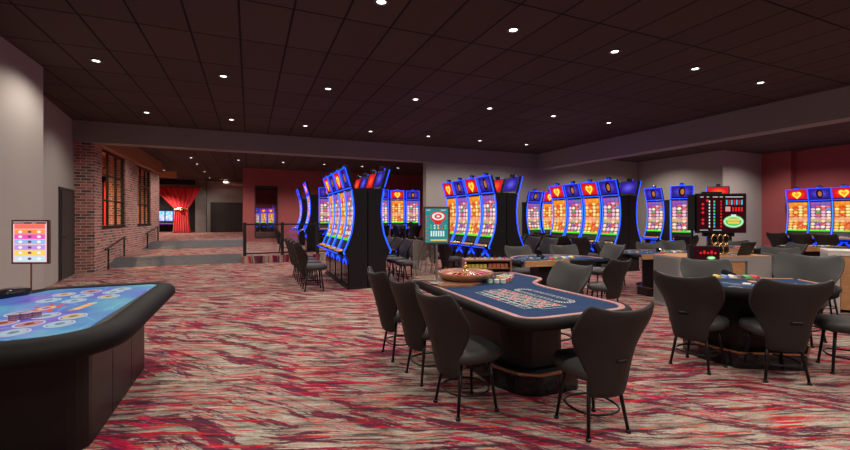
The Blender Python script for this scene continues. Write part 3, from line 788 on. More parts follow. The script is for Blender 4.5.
# wheel
WH = thing('roulette_wheel', 'wooden roulette wheel with brass turret on the table end', 'roulette wheel', (2.11, 3.86, TZ + .02))
m = MB(); m.lathe([(.0, 0), (.23, 0), (.26, .015), (.29, .045), (.30, .07), (.292, .082), (.275, .080), (.262, .068), (.0, .055)], 48); part('bowl', m, 'wheelwood', WH, smooth=True)
m = MB()
m.lathe([(.262, .0685), (.225, .062)], 48); part('ball_track', m, 'walnut', WH, smooth=True)
m = MB(); n = 38
for k in range(n):
    a0, a1 = 2 * PI * k / n, 2 * PI * (k + 1) / n; m.mi = 2 if k % 19 == 0 else k % 2
    m.face([(r * math.cos(a), r * math.sin(a), z) for r, z, a in ((.232, .066, a0), (.232, .066, a1), (.15, .080, a1), (.15, .080, a0))])
part('rotor_pockets', m, [plain('wheel red', (.60, .03, .03), .3), 'black_gloss', plain('wheel green', (.02, .3, .05), .3)], WH)
m = MB(); m.lathe([(.15, .080), (.14, .083), (.05, .09), (.02, .095), (0, .095)], 32); part('rotor_cone', m, 'wheelwood', WH, smooth=True)
m = MB(); m.lathe([(.03, .09), (.022, .098), (.014, .105), (.022, .12), (.024, .132), (.012, .145), (.01, .152), (.018, .164), (.011, .176), (0, .18)], 16)
for k in range(4): a = PI / 2 * k + .4; m.tube([(0, 0, .118), (.045 * math.cos(a), .045 * math.sin(a), .123)], .005, 6)
part('turret', m, 'brass', WH, smooth=True)
# chip box behind the wheel
BX = thing('chip_cabinet', 'low wooden open-front chip cabinet at the far corner of the roulette table', 'cabinet', (2.70, 4.42, -.055), math.radians(-20))
m = MB(); m.box(-.28, .30, -.12, .14, .80, .82); m.box(-.28, -.26, -.12, .14, .80, .985); m.box(.28, .30, -.12, .14, .80, .985); m.box(-.28, .30, .12, .14, .80, .985); m.box(-.28, .30, -.12, .14, .975, .995); m.box(-.26, .28, -.10, .12, .88, .89)
part('body', m, 'walnut', BX, bevel=.004)
m = MB(); m.box(-.24, .26, -.10, .10, .70, .80); m.box(-.20, .22, -.08, .08, .055, .70); part('support', m, 'pedestal', BX)
m = MB()
for k in range(5): m.box(-.24 + .05 * k, -.20 + .05 * k, -.08, .0, .89, .935)
part('yellow_chips', m, plain('yellow chips', (.6, .5, .1), .5), BX, 'yellow chips inside the cabinet')
m = MB()
for k in range(5): m.box(.02 + .05 * k, .06 + .05 * k, -.08, .0, .89, .945)
part('rust_chips', m, plain('rust chips', (.45, .12, .06), .5), BX)
cols8 = [('yellow', (.9, .65, .05)), ('grey-blue', (.2, .25, .35)), ('orange', (.9, .25, .05)), ('white', (.85, .8, .7)), ('green', (.05, .6, .12)), ('red', (.8, .04, .05)), ('mint', (.3, .85, .6)), ('magenta', (.7, .05, .6))]
for k, (nm, c) in enumerate(cols8):
    a = math.radians(-20); lx = -.20 + .062 * k
    o = thing('chip_marker', 'tiny %s chip marker on a black peg, on top of the chip cabinet' % nm, 'chip marker', (2.70 + lx * math.cos(a) + .02 * math.sin(a), 4.42 + lx * math.sin(a) - .02 * math.cos(a), .94), 0, 'chip markers on the cabinet')
    m = MB(); m.lathe([(0, 0), (.012, 0), (.013, .024), (0, .024)], 12); part('base', m, glow('marker ' + nm, c, .5), o, nm + ' base')  # base emits its own colour although the marker is no lamp
    m = MB(); m.lathe([(0, .024), (.009, .024), (.006, .05), (.003, .08), (0, .08)], 10); part('peg', m, 'black', o)
# chip stacks on the felt
cs = [(2.27, 3.63, 'pale green', (.35, .6, .45)), (2.33, 3.60, 'white', (.7, .7, .65)), (2.39, 3.57, 'pale mint', (.5, .7, .6)), (2.46, 3.62, 'red', (.6, .06, .05)), (2.52, 3.66, 'dark red', (.4, .03, .03)), (2.49, 3.72, 'pink', (.75, .35, .3)), (2.56, 3.76, 'lime', (.4, .65, .1)), (2.50, 3.82, 'yellow', (.8, .6, .1)), (2.57, 3.85, 'orange', (.8, .3, .08)), (2.63, 3.80, 'cream', (.7, .6, .4)), (2.64, 3.90, 'green', (.1, .4, .12)), (2.70, 3.87, 'rose', (.7, .2, .25))]
def chipstack(x, y, z, n, name, col, label, group, r=.0275):
    m = MB()
    for k in range(n):
        m.mi = k % 2; m.lathe([(0, k * .0065), (r - .001, k * .0065), (r, k * .0065 + .001), (r, k * .0065 + .005), (r - .001, k * .0062 + .0062), (0, k * .0065 + .0062)], 16)
    o = m.build('chip_stack', [plain('chip ' + name, col, .5), plain('chip edge ' + name, tuple(min(1, c * .6 + .25) for c in col), .5)], None, (x, y, z)); return tag(o, label, 'chip stack', group)
for x, y, nm, c in cs:
    z = TZ + .002
    chipstack(x, y, z, 6, nm, c, '%s stack of casino chips beside the roulette wheel' % nm, 'chip stacks beside the wheel')
# sign with acrylic guard next to the wheel
def screen_art(t, w, h, zc, rows, yoff=-.012):
    pass
SG = thing('display_sign', 'lit teal sign with red and white roundel on a pole beside the roulette wheel', 'sign', (1.71, 3.72, TZ + .02), -YAW)
m = MB(); m.tube([(0, 0, .01), (0, 0, .40)], .011, 10); m.lathe([(0, 0), (.07, 0), (.07, .008), (.015, .016), (0, .016)], 20); part('pole', m, 'chrome', SG)
m = MB(); m.box(-.132, .132, -.012, .012, .385, .76); part('frame', m, 'bronze', SG, bevel=.004)
M['teal'] = N('x').m
k = N('teal display'); g = k.coord('Generated'); M['teal'] = k.emit(k.mix(k.noise(k.mapping(g, (3, 1, 9)), 3, 3), (.015, .20, .24), (.05, .36, .38)), .9)
m = MB(); m.box(-.112, .112, -.0145, -.012, .405, .74); sc = part('display', m, 'teal', SG, 'teal lit panel')
DZ = .16
m = MB()
def disc(m, cx, cz, rx, rz, y, n=24): m.face([(cx + rx * math.cos(2 * PI * j / n), y, cz + rz * math.sin(2 * PI * j / n)) for j in range(n)])
def rect(m, x0, x1, z0, z1, y): m.face([(x0, y, z0), (x1, y, z0), (x1, y, z1), (x0, y, z1)])
m.mi = 0; disc(m, .015, .50, .078, .055, -.0155); m.mi = 1; disc(m, .015, .503, .062, .038, -.0165); m.mi = 0; disc(m, .015, .503, .036, .024, -.0175); m.mi = 1; disc(m, .015, .503, .018, .010, -.0185); m.mi = 0
rect(m, -.02, .045, .425, .46, -.0165)
for zz in (.43, .405): 
    for i in range(5): m.mi = (2, 1, 3, 0, 2)[i]; disc(m, -.055 + .035 * i, zz - .018, .010, .009, -.0168, 10)
m.mi = 1
for i in range(6): rect(m, -.06 + .024 * i, -.045 + .024 * i, .305, .36, -.0165)
for i in range(7): m.mi = 0; disc(m, -.092, .29 + .035 * i, .008, .010, -.0165, 10)
m.mi = 3; rect(m, -.06, .10, .262, .275, -.0165)
m.mi = 1; rect(m, -.10, -.06, .562, .568, -.0165); rect(m, .04, .09, .562, .568, -.0165)
GLW = [glow('print glow red', (.75, .02, .02), 1), glow('print glow white', (.7, .85, .8), 1), glow('print glow green', (.1, .6, .1), 1), glow('print glow yellow', (.9, .6, .1), 1)]
for v in m.bm.verts: v.co.z += DZ
part('printed_roundel', m, GLW, sc)
AC = thing('acrylic_guard', 'clear acrylic guard panel standing left of the teal sign pole', 'guard', (1.78, 3.86, TZ + .02), -YAW)
m = MB(); m.box(-.25, -.03, -.004, .004, .01, .42); m.box(-.25, -.242, .004, .14, .01, .42); part('panel', m, 'acrylic', AC)
m = MB(); m.box(-.26, -.02, -.02, .02, 0, .012); part('foot', m, 'chrome', AC)

# ------------------------------------------------------------------ blackjack tables
def card_table(x, y, flat_dir, label, R=.80, front='rail', wood=True):
    """flat (dealer) side lies on local -y ... players sit round +y"""
    t = thing('card_table', label, 'table', (x, y, 0), math.radians(flat_dir), 'half-round card tables')
    half = [(R * math.cos(a), .12 + (R * .92) * math.sin(a)) for a in [PI * k / 24 for k in range(25)]]
    poly = [(-R, -.02)] + [(R, -.02)] + half
    poly = [(-R + .0, -.10), (R, -.10)] + half
    m = MB(); m.prism(poly, .74, TZ); part('tabletop', m, 'felt', t, 'blue felt')
    m = MB(); arc = [(R, -.06)] + half + [(-R, -.06)]
    band_sweep(m, arc, [(.0, TZ), (.02, TZ + .016), (.06, TZ + .012), (.085, TZ - .02), (.08, TZ - .07), (.04, TZ - .09), (.0, TZ - .09)], closed=False); part('padded_rail', m, 'rail', t, smooth=True)
    m = MB(); band_sweep(m, arc, [(-.035, TZ + .001), (-.035, TZ + .006), (.0, TZ + .008), (.0, TZ + .001)], closed=False); part('race_rail', m, 'raceway', t)
    m = MB(); m.box(-R + .02, R * .08, -.125, -.10, TZ - .085, TZ + .006)
    part('wood_apron', m, 'wood' if wood else 'black', t, bevel=.003)
    m = MB(); m.box(R * .12, R * .72, -.13, -.09, TZ - .09, TZ - .01); part('money_box', m, 'black', t, bevel=.004)
    m = MB(); m.prism([(-.42, .0), (.42, .0), (.42, .25), (.25, .46), (-.25, .46), (-.42, .25)], .12, .74); part('pedestal', m, 'pedestal', t)
    ft = [(-.52, -.04), (.52, -.04), (.52, .28), (.30, .56), (-.30, .56), (-.52, .28)]
    m = MB(); m.prism(ft, 0, .15); part('plinth', m, 'black_gloss', t)
    m = MB(); band_sweep(m, ft, [(-.004, .15), (.012, .15), (.012, .164), (-.004, .164)]); part('footrail', m, 'copper', t)
    m = MB()
    for k in range(5):
        a = PI * (k + .5) / 5; cx, cy = .56 * math.cos(a), .16 + .50 * math.sin(a)
        m.ring_xy(cx, cy, .055, .055, .006, TZ + .0005, TZ + .0015, 20)
        ca = a - PI / 2
        for sx, sy, ex, ey in ((-.05, -.13, .05, -.125), (-.05, -.20, .05, -.195)): 
            P = [(sx, sy), (ex, sy), (ex, ey), (sx, ey)]; m.face([(cx + u * math.cos(ca) - v * math.sin(ca), cy + u * math.sin(ca) + v * math.cos(ca), TZ + .0016) for u, v in P])
    for k in range(24):
        a0, a1 = PI * (.15 + .7 * k / 24), PI * (.15 + .7 * (k + 1) / 24)
        for r in (.28, .33): m.face([(q * math.cos(a), .10 + q * math.sin(a), TZ + .0014) for q, a in ((r, a0), (r + .008, a0), (r + .008, a1), (r, a1))])
    text_into(m, 'BLACKJACK PAYS 3 TO 2', .05, lambda xx, yy: ((.305 + yy) * math.sin(-xx / .31) * -1, .10 + (.305 + yy) * math.cos(-xx / .31), TZ + .0018)) if False else None
    part('betting_layout', m, 'lay_white', t, 'printed white betting circles')
    tr = MB(); tr.box(-.24, .24, -.06, .06, TZ + .001, TZ + .02); tray = part('chip_tray', tr, 'chrome', t)
    for k, c in enumerate([(.6, .05, .05), (.1, .45, .15), (.1, .1, .12), (.75, .72, .65), (.15, .3, .7), (.7, .5, .1)]):
        m = MB(); xx = -.19 + .075 * k; m.tube([(xx, -.052, TZ + .026), (xx, .052, TZ + .026)], .022, 10); part('tray_chips', m, plain('tray chips %d' % k, c, .5) if 'tray chips %d' % k not in bpy.data.materials else bpy.data.materials['tray chips %d' % k], tray)
    return t
T2 = card_table(4.86, 2.80, 150, 'front half-round card table with blue felt between dark chairs at the right', .66)
card_table(4.60, 5.22, -5, 'wood-fronted card table beyond the roulette table, dark chairs behind it', .76)
card_table(7.28, 5.30, -8, 'card table with wooden front edge left of and behind the grey counter', .80)
card_table(10.0, 5.55, -20, 'far wood-edged card table on a black post, right of the laptop', .70)
card_table(11.9, 5.1, -22, 'farthest right card table in front of the slots on the red wall', .62)
def card_box(x, y, z, rz, label):
    o = thing('dealing_shoe', label, 'dealing shoe', (x, y, z), rz); o.scale = (.6, .6, .6)
    m = MB(); m.extrude_x([(-.14, 0), (.12, 0), (.12, .10), (.06, .12), (-.14, .03)], -.055, .055); part('body', m, 'black_gloss', o, bevel=.006)
    m = MB(); m.extrude_x([(-.142, .004), (-.10, .004), (-.10, .030), (-.142, .018)], -.034, .034); part('card_mouth', m, 'white', o)
card_box(5.05, 2.98, TZ + .002, math.radians(30), 'black dealing shoe on the front card table')
card_box(4.42, 5.50, TZ + .002, .1, 'black dealing shoe on the wood-fronted card table beyond the roulette table')
card_box(7.4, 5.62, TZ + .002, .1, 'black dealing shoe on the card table behind the grey counter')
# cards and discard stacks in front card table
def deck(x, y, z, rz, label, col):
    m = MB(); m.box(-.045, .045, -.032, .032, 0, .004); o = m.build('playing_card', plain('card ' + label[:12], col, .5), None, (x, y, z), rz); tag(o, label, 'card')
deck(4.62, 2.56, TZ + .0035, .4, 'white card on the left half of the front card table', (.7, .68, .62))
deck(4.75, 2.42, TZ + .0035, .1, 'cream card near the middle of the front card table', (.65, .58, .42))
deck(4.83, 2.62, TZ + .0035, .9, 'orange-brown card in the middle of the front card table', (.6, .28, .12))
for k, (x, y, nm, c) in enumerate([(4.28, 5.38, 'teal', (.05, .35, .4)), (4.18, 5.45, 'yellow', (.8, .6, .1)), (5.0, 5.45, 'white', (.7, .7, .66)), (4.8, 5.55, 'red', (.6, .06, .05))]):
    chipstack(x, y, TZ + .003, 4, 'w' + nm, c, '%s chip stack on the wood-fronted card table' % nm, 'chip stacks on the wood-fronted table')
for k, (x, y, nm, c) in enumerate([(6.6, 5.65, 'turquoise', (.05, .45, .5)), (6.75, 5.6, 'gold', (.8, .5, .1)), (7.35, 5.5, 'cyan', (.1, .5, .6))]):
    chipstack(x, y, TZ + .003, 5, 'v' + nm, c, '%s chip stack on the card table behind the grey counter' % nm, 'chip stacks behind the grey counter')

# ------------------------------------------------------------------ pit counters, board and screens
ang = math.atan2(-.50, 1.90)
CT = thing('pit_counter', 'light grey pit counter with two recessed oak drawer fronts', 'counter', (6.20, 4.36, 0), ang)
m = MB(); m.box(0, 1.63, 0.04, .62, .05, .80); m.box(0, .13, 0, .62, 0, .82); m.box(.46, .60, 0, .04, 0, .82); m.box(1.19, 1.63, 0, .04, 0, .82)
m.box(.13, .46, 0, .04, .76, .82); m.box(.60, 1.19, 0, .04, .75, .82); m.box(.60, 1.19, 0, .04, 0, .44)
part('body', m, 'laminate', CT)
m = MB(); m.box(.14, .45, .015, .03, .40, .745); part('drawer', m, 'wood', CT, 'oak drawer front')
m = MB(); m.box(.14, .45, .015, .03, .04, .38); part('drawer', m, 'wood', CT, 'oak drawer front')
m = MB(); m.box(.64, 1.15, .015, .03, .46, .735); part('drawer', m, 'wood', CT, 'wide oak drawer front')
m = MB(); m.box(.0, 1.63, .0, .64, .82, .835); part('worktop', m, 'wood', CT, bevel=.004)
def ctp(u, v, z): return (6.20 + u * math.cos(ang) - v * math.sin(ang), 4.36 + u * math.sin(ang) + v * math.cos(ang), z)
C2 = thing('pit_counter', 'white pit counter with oak front at the right picture edge', 'counter', (8.22, 3.42, 0), math.radians(-58))
m = MB(); m.box(0, 1.6, .04, .6, .05, .90); m.box(0, .13, 0, .6, 0, .93); m.box(.13, 1.6, 0, .04, .87, .93); m.box(1.2, 1.6, 0, .04, 0, .87); part('body', m, 'white_lam', C2)
m = MB(); m.box(.14, 1.19, .01, .03, .05, .86); part('drawer', m, 'wood', C2, 'oak front panel')
m = MB(); m.box(0, 1.6, -.005, .62, .93, .945); part('worktop', m, 'white_lam', C2)
# game results board
BD = thing('results_board', 'large framed roulette results screen on a pole above the grey counter', 'screen', ctp(1.0, .32, .835), -YAW - .06)
m = MB(); m.box(-.40, .40, -.03, .03, .36, 1.02); part('frame', m, 'black', BD, bevel=.006)
m = MB(); m.tube([(-.09, .04, 0), (-.09, .04, .45)], .018, 8); m.tube([(.09, .04, 0), (.09, .04, .45)], .018, 8); m.box(-.16, .16, -.06, .12, 0, .012); m.extrude_x([(.03, .30), (.08, .30), (.08, .42), (.03, .42)], -.25, .25); part('stand', m, 'iron', BD)
m = MB(); m.box(-.30, .02, -.02, .03, 1.02, 1.05); part('top_housing', m, 'black', BD, bevel=.01)
k = N('results display'); g = k.n('ShaderNodeSeparateXYZ', {0: k.coord('Generated')})
M['resdisp'] = k.emit(k.mix(k.noise(k.coord('Generated'), 3.5, 2), (.006, .004, .006), (.055, .004, .008)), 1)
m = MB(); m.box(-.375, .375, -.033, -.030, .385, .995); sc = part('display', m, 'resdisp', BD)
m = MB(); y = -.0345
for i, zz in enumerate((.92, .86, .79, .72, .66, .60, .54)):
    m.mi = 0
    if i != 4: disc(m, -.30 + (.07 if i in (0,) else 0), zz - .02, .022, .022, y, 14)
for i in range(9):
    zz = .90 - .052 * i; m.mi = 1; rect(m, -.205, -.185, zz - .03, zz, y); m.mi = 4 if i % 3 else 2
    rect(m, -.13, -.105, zz - .032, zz, y); m.mi = 0; rect(m, -.02, .005, zz - .03, zz, y)
m.mi = 1
for (x0, x1) in ((-.34, -.29), (-.24, -.20), (-.14, -.06), (-.03, .02), (.06, .34)): rect(m, x0, x1, .955, .965, y)
rect(m, -.35, -.22, .405, .412, y); rect(m, -.14, .0, .405, .412, y)
for i in range(7): m.mi = 0 if i % 2 else 4; rect(m, .07 + .04 * i, .095 + .04 * i, .83, .91, y)
m.mi = 5; rect(m, .06, .14, .72, .80, y); 
for i in range(4): m.mi = 0; rect(m, .17 + .045 * i, .20 + .045 * i, .72, .79, y)
m.mi = 2; disc(m, .19, .55, .165, .105, y); m.mi = 1; disc(m, .19, .55, .150, .090, y - .0008); m.mi = 2; disc(m, .19, .55, .130, .074, y - .0014); m.mi = 3
rect(m, .085, .295, .565, .60, y - .002); rect(m, .10, .28, .515, .55, y - .002); m.mi = 1; rect(m, .15, .23, .640, .668, y - .002)
GL6 = GLW + [glow('print glow cyan', (.05, .5, .7), 1), glow('print glow pink', (.7, .3, .32), 1)]
part('result_figures', m, GL6, sc)
B2 = thing('results_board', 'second results screen turned away, dark edge showing left of the lit board', 'screen', ctp(.72, .60, .835), -YAW + .95)
m = MB(); m.box(-.36, .36, -.05, .05, .40, 1.0); part('frame', m, 'black', B2, bevel=.006)
m = MB(); m.box(-.32, .32, -.056, -.05, .44, .96); part('display', m, 'screen_off', B2)
m = MB(); m.tube([(0, 0, 0), (0, 0, .45)], .02, 8); part('stand', m, 'iron', B2)
# gold-ringed black discs under the board
for r_ in range(2):
    for c_ in range(3):
        o = thing('ringed_disc', 'gold-ringed black disc under the results board, %s of three in the %s row' % (['left', 'middle', 'right'][c_], ['lower', 'upper'][r_]), 'disc', ctp(.70 + .105 * c_, .12, .93 + .17 * r_), -YAW + .25, 'gold-ringed discs under the board')
        m = MB(); 
        V = []
        m.tube([(.055 * math.cos(a), 0, .078 * math.sin(a)) for a in [2 * PI * j / 24 for j in range(24)]], .010, 6, closed=True); part('gold_ring', m, 'brass', o)
        m = MB(); m.tube([(0, -.012, 0), (0, .05, 0)], .050, 20); part('disc', m, 'black_gloss', o)
        m = MB(); m.tube([(.0, .05, -.02), (.0, .09, -.03), (0, .09, -(.93 + .17 * r_ - .835))], .008, 6); part('bracket', m, 'iron', o)
# laptop
LP = thing('laptop', 'open black laptop on the grey counter right of the results board', 'laptop', ctp(1.24, .25, .835), ang + .25)
m = MB(); m.box(-.17, .17, -.12, .12, 0, .018); part('base', m, 'black', LP, bevel=.004)
m = MB(); m.extrude_x([(-.11, .018), (-.12, .02), (-.20, .215), (-.185, .22)], -.18, .18); part('lid', m, 'black', LP, bevel=.003)
m = MB(); m.box(-.05, .04, -.05, .05, 0, .02); o = m.build('computer_mouse', 'laminate', None, ctp(1.02, .10, .835), .3, bevel=.015, seg=3); tag(o, 'small pale mouse on the oak counter top left of the laptop', 'mouse')
# small monitor on the counter
SM = thing('small_monitor', 'small dark screen with red and green figures at the left of the grey counter', 'screen', ctp(.34, -.10, .77), -YAW - .2)
m = MB(); m.box(-.19, .19, -.015, .015, .0, .245); part('frame', m, 'black', SM, bevel=.005)
m = MB(); m.box(-.17, .17, -.018, -.015, .02, .225); sc = part('display', m, 'resdisp', SM)
m = MB(); y = -.0195
for i in range(5): m.mi = 0; rect(m, -.09 + .05 * i, -.06 + .05 * i, .12, .15 + .02 * (i % 2), y)
m.mi = 2; disc(m, .07, .06, .06, .028, y); m.mi = 1; disc(m, .07, .06, .045, .016, y - .0008); part('result_figures', m, GL6, sc)
m = MB(); m.box(-.24, -.19, -.05, .05, -.25, .26); part('side_post', m, 'black', SM)

# ------------------------------------------------------------------ electronic table at the left
ET = thing('electronic_table', 'large black-railed table with a glowing blue touch screen top at the left', 'table', (-1.2, 3.8, 0))
def el(p): return (p[0] + 1.2, p[1] - 3.8)
eo = rounded([el(p) for p in [(-2.6, 2.83), (-.82, 2.83), (-.82, 4.72), (-1.62, 4.72), (-1.80, 4.30), (-2.6, 4.30)]], [.0, .36, .10, .12, .1, 0], 8)
m = MB(); m.prism(eo, .74, .80); part('tabletop', m, 'black', ET)
k = N('blue touch screen'); g = k.coord('Object'); s_ = k.n('ShaderNodeSeparateXYZ', {0: g})
nz = k.noise(k.mapping(g, (1.2, .8, 1)), 1.5, 3)
c1 = k.ramp(nz, [(.32, (.12, .06, .40)), (.43, (.035, .13, .42)), (.52, (.04, .24, .42)), (.66, (.12, .38, .46))])
vv = k.math('LESS_THAN', k.math('ABSOLUTE', k.math('SUBTRACT', k.n('ShaderNodeTexVoronoi', {'Vector': g, 'Scale': 3.2}, feature='DISTANCE_TO_EDGE').outputs[0], .0)), .012)
c1 = k.mix(k.math('MULTIPLY', vv, .35), c1, (.2, .75, .8))
nd = k.n('ShaderNodeBsdfPrincipled', {'Base Color': (.01, .01, .012, 1), 'Roughness': .3, 'Emission Color': c1, 'Emission Strength': 1.0}); k.surf(nd.outputs[0]); M['touch'] = k.m
so = offset(rounded([el(p) for p in [(-2.6, 2.83), (-.82, 2.83), (-.82, 4.72), (-1.62, 4.72), (-1.80, 4.30), (-2.6, 4.30)]], [.0, .14, .05, .08, .1, 0], 8), .0)
m = MB(); m.prism([(x - (.05 if (x > .2 and y < -.75) else 0), y + (.05 if (x > .2 and y < -.75) else 0)) for x, y in so], .80, .804); sc = part('touch_screen', m, 'touch', ET, 'glowing blue and violet touch screen')
m = MB(); band_sweep(m, eo, [(.005, .80), (.015, .812), (.07, .820), (.12, .806), (.155, .77), (.16, .72), (.13, .685), (.05, .67), (.005, .70)]); part('padded_rail', m, 'rail', ET, 'thick black padded rail', smooth=True)
m = MB(); bs = rounded([el(p) for p in [(-2.6, 3.19), (-.93, 3.19), (-.93, 4.75), (-1.6, 4.75), (-2.6, 4.3)]], [.0, .10, .03, .03, 0], 4)
m.prism(bs, 0, .74); part('cabinet', m, 'pedestal', ET)
for yy in (3.72, 4.25): m = MB(); m.box(.27, .2715, yy - 3.8 - .003, yy - 3.8 + .003, .02, .70); part('panel_seam', m, 'black', ET)
ov = [(-1.43, 4.38, 3), (-1.27, 4.47, 0), (-1.09, 4.37, 1), (-1.44, 4.12, 1), (-1.27, 4.25, 1), (-1.06, 4.13, 3), (-1.25, 4.02, 1), (-1.23, 3.48, 1), (-1.06, 3.39, 3), (-1.06, 3.18, 1), (-1.23, 3.25, 0), (-1.22, 3.04, 1), (-1.39, 3.34, 0), (-1.42, 3.62, 2), (-1.06, 4.50, 1)]
for i, (x, y, c) in enumerate(ov):
    m = MB(); cx, cy = el((x, y)); m.ring_xy(cx, cy, .064, .080, .010, .804, .8052, 24); m.mi = 1; rng = 20
    m.face([(cx + .056 * math.cos(2 * PI * j / rng), cy + .072 * math.sin(2 * PI * j / rng), .8050) for j in range(rng)])
    m.mi = 2; m.face([(cx + .025 * math.cos(2 * PI * j / 8) + .004 * (-1) ** j, cy + .038 * math.sin(2 * PI * j / 8), .8056) for j in range(8)])
    part('betting_circle', m, [glow('spot ring', (.6, .6, .64), .9), glow('spot fill %d' % i, [(.55, .25, .22), (.45, .55, .62), (.25, .22, .5), (.60, .52, .30)][c], .9), glow('spot art %d' % i, [(.25, .08, .08), (.20, .30, .36), (.5, .15, .08), (.35, .25, .1)][c], .8)], sc)
m = MB(); cx, cy = el((-1.33, 3.77))
m.face([(cx + (.085 + .035 * (-1) ** j) * math.cos(2 * PI * j / 14), cy + (.13 + .05 * (-1) ** j) * math.sin(2 * PI * j / 14), .8046) for j in range(14)]); m.mi = 1
m.face([(cx + .05 * math.cos(2 * PI * j / 16), cy + .07 * math.sin(2 * PI * j / 16), .8052) for j in range(16)]); m.mi = 2
m.face([(cx + .025 * math.cos(2 * PI * j / 16), cy + .03 * math.sin(2 * PI * j / 16), .8058) for j in range(16)])
part('centre_emblem', m, [glow('emblem red', (.75, .10, .03), .9), glow('emblem pale', (.8, .6, .45), .8), glow('emblem violet', (.3, .08, .4), .8)], sc, 'red and orange starburst emblem')
m = MB(); cx, cy = el((-1.10, 3.74))
for j in range(6):
    m.mi = j % 2; yy = cy - .11 + .044 * j; xx = cx - .03 + .008 * j; m.face([(xx - .028, yy - .018, .8046), (xx + .028, yy - .010, .8046), (xx + .030, yy + .020, .8046), (xx - .026, yy + .014, .8046)])
part('orange_lettering', m, [glow('lettering orange', (1, .35, .04), 1), glow('lettering yellow', (1, .62, .08), 1)], sc)
for k_, (x, y, nm) in enumerate([(-1.36, 3.40, 'left'), (-1.31, 3.42, 'middle'), (-1.27, 3.45, 'right')]):
    chipstack(x, y, .806, 6, 'plum' + nm, (.22, .06, .22), 'plum chip stack on the blue touch screen, %s of the three side by side' % nm, 'plum chips on the touch screen')
chipstack(-1.48, 3.34, .806, 6, 'brick', (.42, .12, .08), 'brick red chip stack on the blue touch screen at the left picture edge', 'plum chips on the touch screen')
m = MB(); m.lathe([(0, 0), (.10, 0), (.115, .02), (.105, .05), (.06, .062), (0, .064)], 24, (0, 0, 0), 1, .8); o = m.build('card_tray', 'black_gloss', None, (-1.74, 4.33, .825), .3, smooth=True); tag(o, 'low black rounded tray on the rail at the far end of the blue screen table', 'tray')
# sign on the electronic table
S2 = thing('display_sign', 'bright multi-coloured framed sign on a thin floor pole behind the blue screen table', 'sign', (-1.87, 4.98, 0), -YAW + .02)
SB = .775
m = MB(); m.tube([(0, 0, .0), (0, 0, 1.05)], .007, 8); m.lathe([(0, -.0), (.15, -.0), (.15, .01), (.012, .02), (0, .02)], 18); part('pole', m, 'copper', S2)
m = MB(); m.box(-.172, .172, -.012, .012, .245 + SB, .655 + SB); part('frame', m, 'bronze', S2, bevel=.004)
m = MB(); m.box(-.152, .152, -.0145, -.012, .262 + SB, .638 + SB); sc = part('display', m, glow('sign ground', (.9, .55, .62), 1.1), S2)
ROWZ = [(.595, (.95, .16, .10)), (.545, (.95, .30, .08)), (.500, (.80, .10, .50)), (.452, (.30, .50, .80)), (.400, (.50, .30, .70)), (.350, (.95, .62, .10)), (.295, (.50, .75, .80))]
for i, (zz, c) in enumerate([(z_ + SB, c_) for z_, c_ in ROWZ]):
    m = MB(); rect(m, -.140, .140, zz - .023, zz + .021, -.0155); m.mi = 1
    for xx in (-.085, 0, .085):
        if i > 0: disc(m, xx, zz - .001, .018, .012, -.0165, 14); m.mi = 2 if xx else 1
    part('prize_row', m, [glow('row %d' % i, c, 1.1), glow('row mark a%d' % i, (.9, .8, .85), 1.2), glow('row mark b%d' % i, (.35, .1, .3), .6)], sc)
m = MB(); rect(m, -.15, .15, .618 + SB, .634 + SB, -.0155); m.mi = 1; rect(m, -.14, -.05, .622 + SB, .630 + SB, -.0165); rect(m, .02, .06, .620 + SB, .632 + SB, -.0165); part('heading', m, [glow('heading dark', (.03, .03, .04), 1), 'white'], sc)

# ------------------------------------------------------------------ railings
def handrail(y0, z0, y1, z1, x, h, label):
    o = thing('handrail', label, 'handrail', (x, y0, z0), 0, 'ramp handrails')
    dz, dy = z1 - z0, y1 - y0
    m = MB(); m.tube([(0, -.25, h - .03), (0, 0, h), (0, dy, h + dz), (0, dy + .12, h + dz + .01)], .026, 8); part('grab_rail', m, 'iron', o)
    for yy, zz in ((0, 0), (dy, dz)):
        m = MB(); m.tube([(0, yy, zz), (0, yy, zz + h)], .024, 8); part('post', m, 'iron', o)
handrail(14.15, 0, 15.75, .23, -3.64, .60, 'black handrail on two posts beside the lower ramp at the brick wall')
handrail(19.0, .23 + .03, 21.0, .46, -3.64, .60, 'black handrail on two posts beside the upper ramp at the brick wall')
GRL = thing('guard_railing', 'black guard railing along the edge of the raised floor left of the slot bank', 'railing', (-.13, 14.3, .23))
m = MB(); m.box(-.03, 5.8, -.02, .02, .98, 1.03); part('top_rail', m, 'iron', GRL)
m = MB(); m.box(-.03, 5.8, -.015, .015, .06, .10); part('bottom_rail', m, 'iron', GRL)
for i in range(6):
    m = MB(); x = 1.13 * i; m.box(x - .05, x + .05, -.035, .035, 0, 1.07); part('post', m, 'iron', GRL)
    if i < 5: m = MB(); m.box(x + .08, x + 1.05, -.004, .004, .12, .96); part('glass_panel', m, 'glass', GRL)

